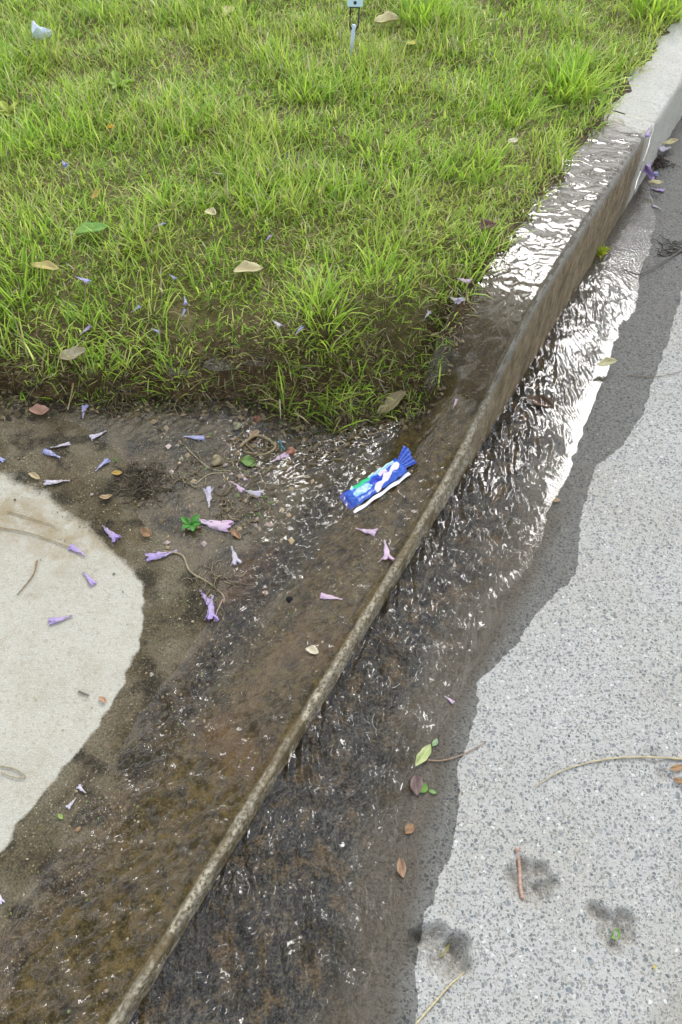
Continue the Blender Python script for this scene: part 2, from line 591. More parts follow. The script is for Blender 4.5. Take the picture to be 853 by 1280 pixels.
def np_mesh(name, V, quads=None, tris=None, attrs=None, mat=None, smooth=True, col=None):
    me = bpy.data.meshes.new(name)
    nv = len(V)
    q = np.zeros((0, 4), int) if quads is None else np.asarray(quads, int)
    r = np.zeros((0, 3), int) if tris is None else np.asarray(tris, int)
    if mat is not None and any(k in name for k in ('water', 'puddle', 'gutter', 'road', 'driveway', 'soil', 'kerb')) and len(q) > 50:
        Vn = np.asarray(V)
        nz = np.cross(Vn[q[:, 1]] - Vn[q[:, 0]], Vn[q[:, 2]] - Vn[q[:, 0]])[:, 2]
        if nz.sum() < 0:                       # sheets face the sky
            q = q[:, ::-1]
    me.vertices.add(nv)
    me.vertices.foreach_set('co', np.asarray(V, np.float32).ravel())
    loops = np.concatenate([q.ravel(), r.ravel()])
    me.loops.add(len(loops)); me.loops.foreach_set('vertex_index', loops.astype(np.int32))
    nf = len(q) + len(r)
    me.polygons.add(nf)
    st = np.concatenate([np.arange(len(q)) * 4, len(q) * 4 + np.arange(len(r)) * 3])
    me.polygons.foreach_set('loop_start', st.astype(np.int32))
    me.polygons.foreach_set('use_smooth', np.full(nf, smooth))
    me.update(calc_edges=True)
    for k, a in (attrs or {}).items():
        at = me.attributes.new(k, 'FLOAT', 'POINT'); at.data.foreach_set('value', np.asarray(a, np.float32).ravel())
    if col is not None:
        c = np.ones((nv, 4), np.float32); c[:, :3] = col
        at = me.attributes.new('Col', 'FLOAT_COLOR', 'POINT'); at.data.foreach_set('color', c.ravel())
    if mat:
        me.materials.append(mat)
    me.validate()
    return me


def link(name, me, parent=None, label=None, cat=None, group=None, kind=None, loc=None):
    o = bpy.data.objects.new(name, me)
    COL.objects.link(o)
    if parent:
        o.parent = parent
    if loc is not None:
        o.location = loc
    if label:
        o['label'] = label
    if cat:
        o['category'] = cat
    if group:
        o['group'] = group
    if kind:
        o['kind'] = kind
    return o


def grid_faces(nu, nv):
    i = np.arange(nu - 1)[:, None] * nv + np.arange(nv - 1)[None, :]
    i = i.ravel()
    return np.stack([i, i + 1, i + nv + 1, i + nv], 1)


def axis(a, b, step, lo, hi, g=1.25):
    """fine between a and b, then growing cells out to lo and hi"""
    mid = list(np.arange(a, b + step * .5, step))
    s = step; x = mid[-1]; up = []
    while x < hi:
        s *= g; x += s; up.append(min(x, hi))
    s = step; x = a; dn = []
    while x > lo:
        s *= g; x -= s; dn.append(max(x, lo))
    return np.array(dn[::-1] + mid + up)


UA = axis(-.30, 3.7, .006, -60, 150)

# ---- dry / wet layout (metres, measured on the ground)
_rd = [(519, 1290), (519, 1212), (531, 1147), (549, 1107), (567, 1051), (574, 1011), (572, 965), (589, 915), (600, 877), (597, 852), (625, 832), (670, 771), (710, 731), (723, 708), (726, 650), (735, 617), (746, 583), (776, 562), (806, 512), (836, 426), (853, 365)]
_rd = [to_uv(*hitz(a_, b_, .015)) for a_, b_ in _rd]
ROAD_DRY_U = [-60, -.1] + [float(q_[0]) for q_ in _rd] + [2.4, 3.0, 60]
ROAD_DRY_V = [.36, .35] + [float(-q_[1]) for q_ in _rd] + [.27, .22, .2]
WAT_U = [-60, -.3, .10, .31, .557, .858, 1.032, 1.31, 1.75, 2.08, 2.23, 2.30, 60]
WAT_V = [.33, .33, .293, .235, .196, .201, .201, .175, .150, .100, .055, .02, .02]

# driveway polygons
drv = lambda x, y: drive_h(x, y, *to_uv(x, y))
polyw = lambda pts: [tuple(hit(a, b, drv)[:2]) for a, b in pts]
DRY = polyw([(-300, 1230), (-60, 1110), (0, 1060), (60, 990), (112, 920), (150, 862), (168, 810), (178, 770), (176, 738), (150, 700), (105, 655), (60, 622), (0, 590), (-150, 560), (-700, 560), (-700, 1230)])
WATER = polyw([(-120, 1400), (-60, 1240), (0, 1165), (60, 1075), (110, 1000), (170, 900), (222, 830), (262, 772), (262, 740), (235, 712), (200, 675), (170, 640), (185, 610), (160, 575), (120, 545), (70, 520), (0, 508), (-80, 500), (-80, 470),
               (0, 468), (260, 470), (430, 470), (560, 440), (620, 500), (660, 560), (470, 900), (300, 1300), (200, 1500)])


def line_gauss(x, y, pts, wid):
    d = np.full(np.shape(x), 1e9)
    P = [tuple(hit(a, b)[:2]) for a, b in pts]
    for (ax, ay), (bx, by) in zip(P[:-1], P[1:]):
        ex, ey = bx - ax, by - ay
        t = np.clip(((x - ax) * ex + (y - ay) * ey) / (ex * ex + ey * ey), 0, 1)
        d = np.minimum(d, np.hypot(x - ax - t * ex, y - ay - t * ey))
    d = d * (1 + .5 * perlin(x * 13, y * 13, 21) + .3 * perlin(x * 40, y * 40, 22))
    return np.exp(-(np.maximum(d, 0) / wid) ** 2)


def bed_attrs(x, y, u, v):
    dn = .012 * perlin(x * 14, y * 14, 31) + .005 * perlin(x * 45, y * 45, 32)
    ww = .012 + .09 * ss(.42, .66, u)
    wet = ss(ww, -ww, sdf_poly(x, y, DRY) + dn)
    silt = line_gauss(x, y, [(-40, 1240), (60, 1150), (150, 1020), (230, 880), (270, 790), (330, 705)], .045)
    silt = np.maximum(silt, .55 * ss(-.3, .4, fbm(x * 8, y * 8, 40)) * ss(1.0, .6, u))
    red = np.maximum(line_gauss(x, y, [(275, 915), (310, 945)], .035), .8 * line_gauss(x, y, [(285, 745), (345, 690)], .02))
    red = np.maximum(red, .6 * line_gauss(x, y, [(380, 820), (440, 800)], .03))
    red = np.maximum(red, .6 * line_gauss(x, y, [(310, 880), (385, 770), (350, 830)], .012))
    olive = ss(.62, .78, u) * np.clip(wet, 0, 1)
    olive = np.maximum(olive, .75 * ss(.1, .6, fbm(x * 9 + 3, y * 9, 50) + .25))
    dark = line_gauss(x, y, [(232, 890), (270, 830), (320, 755), (345, 725), (370, 690), (400, 640), (420, 615)], .036)
    dark = np.maximum(dark, .9 * line_gauss(x, y, [(425, 600), (400, 560), (440, 560), (500, 560)], .03))
    dark = np.maximum(dark, .85 * line_gauss(x, y, [(0, 478), (130, 492), (260, 500), (330, 510)], .022))
    dark = np.maximum(dark, .6 * line_gauss(x, y, [(330, 900), (400, 870)], .03))
    dark = np.maximum(dark, .8 * ss(.10, .5, fbm(x * 16, y * 16, 60)))
    dark = np.maximum(dark, .75 * line_gauss(x, y, [(400, 880), (330, 1000), (250, 1130)], .02) * ss(-.3, .3, perlin(x * 30, y * 30, 61)))
    stain = np.exp(-(np.abs(sdf_poly(x, y, DRY)) / .06) ** 2) * ss(.45, .62, u) + .9 * line_gauss(x, y, [(0, 640), (90, 680), (150, 660)], .05)
    stain = np.clip(stain + .12, 0, 1)
    return wet, silt, red, olive, dark, stain


# ------------------------------------------------------------------ setting
# road-side gutter pan with aggregate
va = axis(.0, .66, .0042, .0, .66)
vv = -va
U, Vv = np.meshgrid(np.concatenate([UA[UA < -.05], np.arange(-.05, .75, .004), UA[UA > .752]]), vv, indexing='ij')
X, Y = to_xy(U, Vv)
Z = road_h(U, Vv)
dirt = np.zeros_like(X)
for px_, py_, r, dep in PR:
    q = ((X - px_) ** 2 + (Y - py_) ** 2) / (r * 1.05) ** 2
    dirt = np.maximum(dirt, np.exp(-q ** 2.0) * min(1, dep / .012))
dirt = np.maximum(dirt, .55 * ss(.1, .02, np.abs(Vv + .66)) * ss(-.3, .5, fbm(U * 9, Vv * 9, 70)))
dirt = np.maximum(dirt, .6 * np.exp(-((Vv + .30) / .1) ** 2) * ss(1.9, 2.2, U) * ss(-.1, .5, fbm(U * 14, Vv * 14, 71)))
edge = np.interp(U, ROAD_DRY_U, ROAD_DRY_V) + .005 * perlin(U * 24, Vv * 24, 72) + .004 * perlin(U * 70, Vv * 70, 73)
wet = ss(-.008, .010, edge + Vv)
wedge_ = np.interp(U, WAT_U, WAT_V)
silt = ss(.05, .0, np.abs(-Vv - wedge_ + .02) - .02) * ss(1.15, .95, U) + .5 * ss(-.2, .4, fbm(U * 9, Vv * 12, 74)) * ss(1.3, 1.0, U) * ss(.05, -.02, -Vv - wedge_)
alg = ss(.05, -.06, -Vv - wedge_ + .06 + .03 * perlin(U * 8, Vv * 16, 75)) * (.06 + .94 * ss(1.8, 1.35, U)) * ss(.0, .02, wedge_ - .03)
V3 = np.stack([X, Y, Z], -1).reshape(-1, 3)
link('concrete_gutter', np_mesh('concrete_gutter', V3, grid_faces(*X.shape)[:, ::-1] if False else grid_faces(*X.shape)[:, ::-1], None,
     dict(wet=wet, dirt=dirt * .8, silt=np.clip(silt, 0, 1) * .65, algae=np.clip(alg, 0, 1)), M['aggregate']), kind='structure')

# asphalt carriageway beyond the gutter pan
va = axis(.664, .90, .010, .664, 60)
U, Vv = np.meshgrid(UA[::2], -va, indexing='ij')
X, Y = to_xy(U, Vv)
Z = gutter_raw(U, Vv) - .010 + .004 * perlin(X * 30, Y * 30, 80) - .006 * ss(.02, 0, -Vv - .664)
link('road', np_mesh('road', np.stack([X, Y, Z], -1).reshape(-1, 3), grid_faces(*X.shape)[:, ::-1], None, None, M['asphalt']), kind='structure')

# driveway slab
va = axis(.150, 1.75, .007, .150, 9)
ua = axis(-.30, 1.45, .007, -9, 1.45)
U, Vv = np.meshgrid(ua, va, indexing='ij')
X, Y = to_xy(U, Vv)
Z = drive_h(X, Y, U, Vv)
wet, silt, red, olive, dark, stain = bed_attrs(X, Y, U, Vv)
link('driveway', np_mesh('driveway', np.stack([X, Y, Z], -1).reshape(-1, 3), grid_faces(*X.shape), None,
     dict(wet=wet, silt=silt, red=red, olive=olive, dark=dark, stain=stain), M['slab']), kind='structure')

# kerb: swept profile whose height falls to a lip at the driveway
def kerb_mesh(ulo, uhi, name, wetfn, joint_lo=False):
    ua = UA[(UA >= ulo) & (UA <= uhi)]
    ua = np.concatenate([[ulo], ua[(ua > ulo + .001) & (ua < uhi - .001)], [uhi]])
    face_t = np.array([-.35, 0, .12, .24, .36, .48, .6, .72, .82, .90])
    tops = np.concatenate([[.0025, .006, .010, .014, .018, .022, .028], np.arange(.036, KW - .004, .008), [KW - .003, KW, KW]])
    n1, n2 = len(face_t), len(tops)
    V = np.zeros((len(ua), n1 + n2, 3)); A = {k: np.zeros((len(ua), n1 + n2)) for k in ('wet', 'face', 'olive', 'dark', 'ridge', 'red')}
    h = kerb_h(ua)
    s = apron_s(ua)
    for j, f in enumerate(face_t):
        v = -.006 * (1 - f) * np.minimum(1, h / .1) + .0018 * perlin(ua * 22, 0 * ua + j * .8, 90) + .0012 * perlin(ua * 60, 0 * ua + j, 91)
        z = h * f
        x, y = to_xy(ua, v); V[:, j] = np.stack([x, y, z], -1)
        A['face'][:, j] = 1 - .85 * ss(.8, 1.0, f) * 0
    for j, tv in enumerate(tops):
        z = kerb_top(ua, tv + 0 * ua)
        rnd = .010 * np.minimum(1, h / .1) + .002
        if tv < .014:
            z = z - rnd * (1 - np.sqrt(np.clip(1 - (1 - tv / .014) ** 2, 0, 1)))
        z = z + .0012 * perlin(ua * 45, 0 * ua + tv * 60, 92) * (1 if tv < .03 else .5)
        vj = tv + .0022 * perlin(ua * 17, 0 * ua, 93) * (1 if tv < .03 else 0)
        if j == n2 - 1:
            z = z - .12
        vj = vj + .0022 * perlin(ua * 55, 0 * ua + 3, 94) * (1 if tv < .012 else 0) * s
        x, y = to_xy(ua, vj); V[:, n1 + j] = np.stack([x, y, z], -1)
    Vf = V.reshape(-1, 3)
    uu, vv_ = to_uv(Vf[:, 0], Vf[:, 1])
    sh = V.shape[:2]
    wetb, silt, red, olive, dark, stain = bed_attrs(Vf[:, 0], Vf[:, 1], uu, vv_)
    sA = apron_s(uu)
    A['wet'] = wetfn(uu, vv_)
    f = A['face'].ravel()
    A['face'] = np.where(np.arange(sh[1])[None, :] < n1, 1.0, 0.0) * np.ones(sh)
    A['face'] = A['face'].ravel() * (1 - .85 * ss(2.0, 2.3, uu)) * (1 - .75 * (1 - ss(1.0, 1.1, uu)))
    # only the top
    A['olive'] = np.clip(np.maximum(sA, .75 * (1 - ss(1.2, 1.45, uu))), 0, 1) * (vv_ > .012)
    A['dark'] = np.clip(dark, 0, 1) * ss(1.3, 1.1, uu) * .8
    A['red'] = red * sA
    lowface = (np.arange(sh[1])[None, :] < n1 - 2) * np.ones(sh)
    A['dark'] = np.maximum(A['dark'], .95 * lowface.ravel() * (1 - ss(.98, 1.08, uu)))  # algae plus painted shade: lower lip face darkened in the colour, top left light
    A['ridge'] = sA * ss(.016, .007, vv_) * (.70 + .30 * ss(-.3, .3, perlin(uu * 35, vv_ * 90, 95)))
    return np_mesh(name, Vf, grid_faces(*sh), None, A, M['kerb'])


kj = 2.22
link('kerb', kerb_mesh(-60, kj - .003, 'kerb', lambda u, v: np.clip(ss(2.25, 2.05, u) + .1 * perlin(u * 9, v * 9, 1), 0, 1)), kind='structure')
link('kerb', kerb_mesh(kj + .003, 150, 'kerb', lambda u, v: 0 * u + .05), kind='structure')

# lawn soil
va = np.concatenate([np.arange(.085, KW, .008), axis(KW + .001, 2.6, .012, KW + .001, 80)])
ua = axis(-.2, 4.2, .012, -60, 150)
U, Vv = np.meshgrid(ua, va, indexing='ij')
X, Y = to_xy(U, Vv)
Z = lawn_h(X, Y, U, Vv) + .003
ov = .125 + .030 * perlin(U * 9, 0 * U, 130) + .014 * perlin(U * 30, Vv * 30, 131)
Zk = kerb_top(U, Vv) + .35 * np.clip(Vv - ov, -.03, .02)
Z = np.where(Vv < KW, Zk, Z)
Z = np.where((Vv < KW) & (U < 1.2), kerb_top(U, Vv) - .02, Z)
link('soil', np_mesh('soil', np.stack([X, Y, Z], -1).reshape(-1, 3), grid_faces(*X.shape), None, dict(turf=ss(.06, .22, bank_d(X, Y) + .04 * perlin(X * 12, Y * 12, 133)) * ss(KW, KW + .06, Vv)), M['soil']), kind='structure')

# ------------------------------------------------------------------ water


def ripple(x, y, s1, s2, ang, seed, warp=.35):
    """braided crests, elongated along direction ang (radians from +x)"""
    c, s = math.cos(ang), math.sin(ang)
    a = x * c + y * s; b = -x * s + y * c
    wx = warp * perlin(a / s1 * .35, b / s2 * .35, seed + 7) * s1
    wy = warp * perlin(a / s1 * .35 + 9, b / s2 * .35, seed + 8) * s2 * 2
    n = perlin((a + wx) / s1, (b + wy) / s2, seed)
    r = 1 - np.abs(n) * 1.6
    return r ** 2 * np.sign(r) - .45


# gutter stream
va = np.arange(.0, .345, .003)
ua = np.concatenate([axis(-.30, 2.5, .0034, -5, 2.5)])
U, Vv = np.meshgrid(ua, -va, indexing='ij')
X, Y = to_xy(U, Vv)
wE = np.interp(U, WAT_U, WAT_V) + .008 * perlin(U * 8, Vv * 8, 100) + .003 * perlin(U * 30, Vv * 30, 101)
lvl = .075 * np.minimum(np.interp(U, WAT_U, WAT_V), .34) + .0003
edgef = ss(-.005, .045, wE + Vv)
calm = ss(1.62, 1.95, U)
turb = (1 - .93 * calm) * edgef * (1 - .35 * ss(1.15, 1.5, U))
ay = math.radians(86)
R = (.0026 * ripple(X, Y, .095, .018, ay, 201)
     + .0017 * ripple(X, Y, .048, .0105, ay + .22, 202)
     + .0009 * ripple(X, Y, .024, .0080, ay - .35, 203)
     + .0020 * perlin(X * 18, Y * 18, 204))
strong = 1.15 + 2.3 * ss(1.3, .8, U) + .6 * ss(-.4, .5, fbm(X * 6, Y * 6, 205)) + .35 * ss(.09, .0, -Vv)
R = R * turb * strong * (.35 + .65 * ss(-.45, .25, fbm(X * 11 + 4, Y * 7, 209)))
R = R + .0022 * ripple(X, Y, .16, .024, ay - .15, 210) * turb * ss(1.5, .9, U)
# V shaped standing waves thrown off the kerb
ph = (U * 1.0 - Vv * 1.35) / .023 + 1.3 * perlin(X * 12, Y * 12, 206)
R = R + .0009 * np.sin(2 * np.pi * ph) * turb * ss(-.1, .5, perlin(X * 7, Y * 7, 207))
R = R + calm * edgef * .00006 * np.sin(2 * np.pi * (X * 45 + 1.2 * perlin(X * 9, Y * 9, 208)))
Z = lvl + R - .03 * ss(.012, .045, -Vv - wE)
link('gutter_water', np_mesh('gutter_water', np.stack([X, Y, Z], -1).reshape(-1, 3), grid_faces(*X.shape)[:, ::-1], None, None, M['gutter_water']), kind='structure')

# sheet of water over the apron and driveway edge
va = axis(.0145, .95, .0036, .0145, 1.3)
ua = axis(-.30, 1.30, .0036, -1.2, 1.30)
U, Vv = np.meshgrid(ua, va, indexing='ij')
X, Y = to_xy(U, Vv)
bed = np.where(Vv < KW, kerb_top(U, Vv), drive_h(X, Y, U, Vv))
sm = .0016 * perlin(X * 7, Y * 7, 2)
bed0 = bed - np.where(Vv < KW, 0, sm)
# fill the joint so the sheet stays smooth across it
fill = .040 + .085 * np.clip(Vv - .16, 0, .95)
fl = np.where(Vv < KW, bed, np.maximum(bed, fill - .0035 - .012 * ss(.75, .95, U) * np.exp(-((Vv - .26) / .10) ** 2)))
sd = sdf_poly(X, Y, WATER) + .008 * perlin(X * 14, Y * 14, 110) + .004 * perlin(X * 40, Y * 40, 111)
dep = np.clip(sd * .05, -.006, .0026)
lipf = ss(.0145, .028, Vv)
dep = np.where(sd > 0, dep * lipf, dep) - .001 * (1 - lipf) - .008 * ss(1.10, 1.15, U)
amp = ss(.0, .05, sd) * lipf
chan = line_gauss(X, Y, [(225, 900), (270, 830), (320, 755), (370, 690), (420, 615), (450, 560)], .04)
low = ss(.45, .15, U)                       # the broad shallow fan near the bottom
near_lip = ss(.10, .02, Vv) * .35
turb = np.clip(.45 + 1.6 * chan + 3.0 * low + near_lip + 1.4 * line_gauss(X, Y, [(540, 580), (560, 530), (580, 470)], .07) + 1.1 * line_gauss(X, Y, [(350, 560), (390, 600), (370, 640)], .07), 0, 3.6)
ax_ = math.atan2(DU[1], DU[0])
fan = ax_ - .30 + .25 * perlin(X * 3, Y * 3, 305)
R = (.0010 * ripple(X, Y, .060, .013, ax_ - .45, 301) + .0007 * ripple(X, Y, .030, .0085, ax_ - .2, 302)
     + .0004 * ripple(X, Y, .018, .0062, ax_ - .6, 303) + .0005 * perlin(X * 25, Y * 25, 304))
R = 2.7 * R * (.5 + .6 * ss(-.5, .3, fbm(X * 10, Y * 10, 306)))
Z = fl + dep + R * amp * turb
link('driveway_water', np_mesh('driveway_water', np.stack([X, Y, Z], -1).reshape(-1, 3), grid_faces(*X.shape), None, None, M['apron_water']), kind='structure')

# film running along the top of the high kerb
va = np.arange(.006, .1545, .0035)
ua = np.arange(1.08, 2.26, .0038)
U, Vv = np.meshgrid(ua, va, indexing='ij')
X, Y = to_xy(U, Vv)
R = .0013 * ripple(X, Y, .020, .034, math.radians(92), 401) + .0004 * ripple(X, Y, .010, .008, .3, 402)
mask = ss(1.08, 1.16, U) * ss(2.26, 2.05, U + .06 * perlin(X * 20, Y * 20, 403)) * ss(.006, .016, Vv) * ss(.154, .142, Vv)
Z = kerb_top(U, Vv) - .0020 + mask * (.0044 + R * (.6 + .4 * ss(1.75, 1.2, U)) + .0012 * perlin(X * 26, Y * 26, 404))
link('kerb_water', np_mesh('kerb_water', np.stack([X, Y, Z], -1).reshape(-1, 3), grid_faces(*X.shape), None, None, M['still_water']), kind='structure')

# puddles lying among the grass
for (ax, ay_, r) in [(285, 458, .036), (328, 452, .034), (225, 468, .020), (372, 205, .075)]:
    p = hit(ax, ay_)
    rings = np.linspace(0, 1, 9); th = np.linspace(0, 2 * np.pi, 41)[:-1]
    A, B = np.meshgrid(rings, th, indexing='ij')
    rr = A * r * (1 + .35 * perlin(np.cos(B) * 2, np.sin(B) * 2, int(ax)) + .2 * perlin(np.cos(B) * 5, np.sin(B) * 5, 7))
    X, Y = p.x + rr * np.cos(B) * 1.3, p.y + rr * np.sin(B) * .7
    Z = np.full_like(X, p.z + .008) + .0014 * perlin(X * 75, Y * 75, 5) * (1 - .6 * A)
    i_ = np.arange(8)[:, None] * 40 + np.arange(40)[None, :]
    j_ = np.arange(8)[:, None] * 40 + (np.arange(40)[None, :] + 1) % 40
    Q = np.stack([i_.ravel(), (i_ + 40).ravel(), (j_ + 40).ravel(), j_.ravel()], 1)
    link('puddle', np_mesh('puddle', np.stack([X, Y, Z], -1).reshape(-1, 3), Q, None, None, M['still_water']), kind='structure')
# (further parts follow)

# ------------------------------------------------------------------ grass


def blades(P, length, width, lean, az, bend, col, seg=3, flat=None):
    """many blades in one set of arrays; P base points (n,3)"""
    n = len(P)
    t = np.linspace(0, 1, seg + 1)
    dirx, diry = np.cos(az), np.sin(az)
    sx, sy = -diry, dirx
    V = np.zeros((n, 2 * seg + 1, 3)); C = np.zeros((n, 2 * seg + 1, 3))
    ang = lean[:, None] + bend[:, None] * t[None, :]
    dl = length[:, None] / seg
    hx = np.concatenate([np.zeros((n, 1)), np.cumsum(np.sin((ang[:, 1:] + ang[:, :-1]) / 2) * dl, 1)], 1)
    hz = np.concatenate([np.zeros((n, 1)), np.cumsum(np.cos((ang[:, 1:] + ang[:, :-1]) / 2) * dl, 1)], 1)
    for k in range(seg + 1):
        w = width * (1 - .0 * t[k]) * (.75 + .25 * math.sin(math.pi * min(1, t[k] * 1.3))) * .5
        cx_ = P[:, 0] + dirx * hx[:, k]; cy_ = P[:, 1] + diry * hx[:, k]; cz = P[:, 2] + hz[:, k]
        shade = 1.0
        if k < seg:
            w = w * (1 - .35 * t[k])
            V[:, 2 * k] = np.stack([cx_ - sx * w, cy_ - sy * w, cz], 1)
            V[:, 2 * k + 1] = np.stack([cx_ + sx * w, cy_ + sy * w, cz + w * .4], 1)
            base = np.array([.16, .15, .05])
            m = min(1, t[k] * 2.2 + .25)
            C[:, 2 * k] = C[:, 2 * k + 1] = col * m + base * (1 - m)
        else:
            V[:, 2 * k] = np.stack([cx_, cy_, cz], 1)
            C[:, 2 * k] = col
    off = np.arange(n)[:, None] * (2 * seg + 1)
    q = np.concatenate([off + np.array([[2 * k, 2 * k + 1, 2 * k + 3, 2 * k + 2]]) for k in range(seg - 1)])
    tr = off + np.array([[2 * seg - 2, 2 * seg - 1, 2 * seg]])
    return V.reshape(-1, 3), q, tr, C.reshape(-1, 3)


def ground_pts(x, y):
    return np.stack([x, y, surf(x, y)], 1)


GREENS = np.array([[.31, .52, .045], [.43, .64, .065], [.56, .72, .09], [.22, .40, .04], [.68, .74, .20]])
DRYC = np.array([[.56, .47, .25], [.42, .32, .16], [.64, .57, .36]])


def rcol(n, pal, var=.2):
    i = RNG.integers(0, len(pal), n)
    return pal[i] * (1 + RNG.uniform(-var, var, (n, 1)))


def lawn_ok(x, y):
    u, v = to_uv(x, y)
    b = bank_d(x, y)
    return u, v, b


def scatter(n, x0, x1, y0, y1):
    return RNG.uniform(x0, x1, n), RNG.uniform(y0, y1, n)


BARE = [hitz(px, py, .2) + (r,) for px, py, r in [(60, 415, .09), (150, 400, .10), (240, 385, .10), (300, 395, .09), (190, 350, .05), (370, 205, .06), (350, 160, .05), (290, 190, .04), (590, 395, .05), (600, 300, .03), (280, 435, .08), (20, 440, .06), (380, 455, .04)]]


PUD = [tuple(hit(*q_)[:2]) for q_ in [(285, 458), (328, 452), (225, 468), (372, 205)]]


def density(x, y):
    u, v, b = lawn_ok(x, y)
    d = .95 + .5 * fbm(x * 5, y * 5, 500) + .25 * perlin(x * 17, y * 17, 501)
    for bx, by, r in BARE:
        d = d - .42 * np.exp(-((x - bx) ** 2 + (y - by) ** 2) / r ** 2)
    for bx, by in PUD:
        d = d - 2.0 * np.exp(-(((x - bx) / 1.5) ** 2 + (y - by + .012) ** 2) / .028 ** 2)
    d = d * ss(-.004, .035, b) * ss(KW - .045, KW + .005, v - .02 * perlin(u * 12, 0 * u, 502))
    return np.clip(d, 0, 1)


def make_lawn(n, x0, x1, y0, y1, lmin, lmax, wid, kind='green'):
    x, y = scatter(n, x0, x1, y0, y1)
    d = density(x, y)
    keep = RNG.random(n) < d if kind != 'dry' else RNG.random(n) < np.clip(lawn_ok(x, y)[2] * 25, 0, 1) * (lawn_ok(x, y)[1] > KW - .02)
    x, y, d = x[keep], y[keep], d[keep]
    n = len(x)
    # gather blades into small tillers
    tall = ss(-.3, .6, fbm(x * 4 + 5, y * 4, 510))
    L = (lmin + (lmax - lmin) * RNG.random(n) ** 1.6) * (.55 + .75 * tall)
    if kind == 'dry':
        L = RNG.uniform(.015, .05, n)
        lean = RNG.uniform(1.1, 1.6, n); bend = RNG.uniform(-.5, .3, n); wd = RNG.uniform(.0012, .0030, n)
        col = rcol(n, np.concatenate([DRYC, DRYC * .6, GREENS, GREENS]))
    else:
        lean = RNG.uniform(.05, .75, n); bend = RNG.uniform(.1, 1.5, n); wd = wid * RNG.uniform(.6, 1.35, n)
        yel = ss(-.2, .7, fbm(x * 2.5, y * 2.5, 520))[:, None]
        col = rcol(n, GREENS) * (1 - .35 * yel) + .35 * yel * np.array([.52, .55, .12])
        dr = RNG.random(n) < .10
        col[dr] = rcol(int(dr.sum()), DRYC)
    az = RNG.uniform(0, 2 * np.pi, n)
    P = ground_pts(x, y); P[:, 2] -= .003
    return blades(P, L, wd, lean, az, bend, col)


def join(parts):
    Vs, Qs, Ts, Cs = [], [], [], []; o = 0
    for V, q, t, c in parts:
        Vs.append(V); Qs.append(q + o); Ts.append(t + o); Cs.append(c); o += len(V)
    return np.concatenate(Vs), np.concatenate(Qs), np.concatenate(Ts), np.concatenate(Cs)


parts = [make_lawn(190000, -1.75, 1.75, 1.05, 3.5, .022, .088, .0034),
         make_lawn(150000, -1.75, 1.75, 1.05, 3.5, .01, .05, .002, 'dry'),
         make_lawn(26000, -3.2, 3.2, 3.4, 7.0, .04, .09, .006),
         make_lawn(9000, -3.4, -1.7, 1.05, 3.5, .03, .08, .005),
         make_lawn(5000, 1.6, 3.2, 3.0, 5.0, .03, .08, .005)]
def bank_straw(n):
    x, y = scatter(n, -1.4, .32, 1.03, 1.45)
    u, v, b = lawn_ok(x, y)
    k = (b > .0) & (b < .10 + .12 * ss(-.3, .1, x)) & (v > .12) & (RNG.random(n) < .8)
    x, y = x[k], y[k]; n = len(x)
    P = ground_pts(x, y)
    return blades(P, RNG.uniform(.012, .045, n), RNG.uniform(.0010, .0026, n), RNG.uniform(.6, 1.7, n), RNG.normal(-1.57, 1.0, n), RNG.uniform(-.2, 1.2, n), rcol(n, np.concatenate([DRYC * .75, DRYC * .4, DRYC * .55, GREENS[3:4] * .6])))


parts.append(bank_straw(16000))
V_, q_, t_, c_ = join(parts)
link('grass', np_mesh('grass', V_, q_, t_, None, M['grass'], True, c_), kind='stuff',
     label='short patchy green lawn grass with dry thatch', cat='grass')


road_s = lambda x, y: road_h(*to_uv(x, y))


def tuft(px, py, n, rad, lmin, lmax, wid, label, tint=(1, 1, 1), name='grass_tuft', lean=(.1, .55), group=None, cat='grass tuft', fn=surf):
    c = hit(px, py, fn)
    a = RNG.uniform(0, 2 * np.pi, n); rr = rad * np.sqrt(RNG.random(n))
    x, y = c.x + rr * np.cos(a), c.y + rr * np.sin(a)
    z = fn(x, y) - .004
    P = np.stack([x - c.x, y - c.y, z - c.z], 1)
    L = RNG.uniform(lmin, lmax, n)
    az = a + RNG.normal(0, 1.1, n)
    ln = lean[0] + (lean[1] - lean[0]) * (rr / rad) * RNG.uniform(.5, 1.2, n)
    V, q, t, C = blades(P, L, wid * RNG.uniform(.7, 1.3, n), ln, az, RNG.uniform(.2, 1.3, n), rcol(n, GREENS[:3]) * np.array(tint), 4)
    return link(name, np_mesh(name, V, q, t, None, M['grass'], True, C), None, label, cat, group, loc=c)


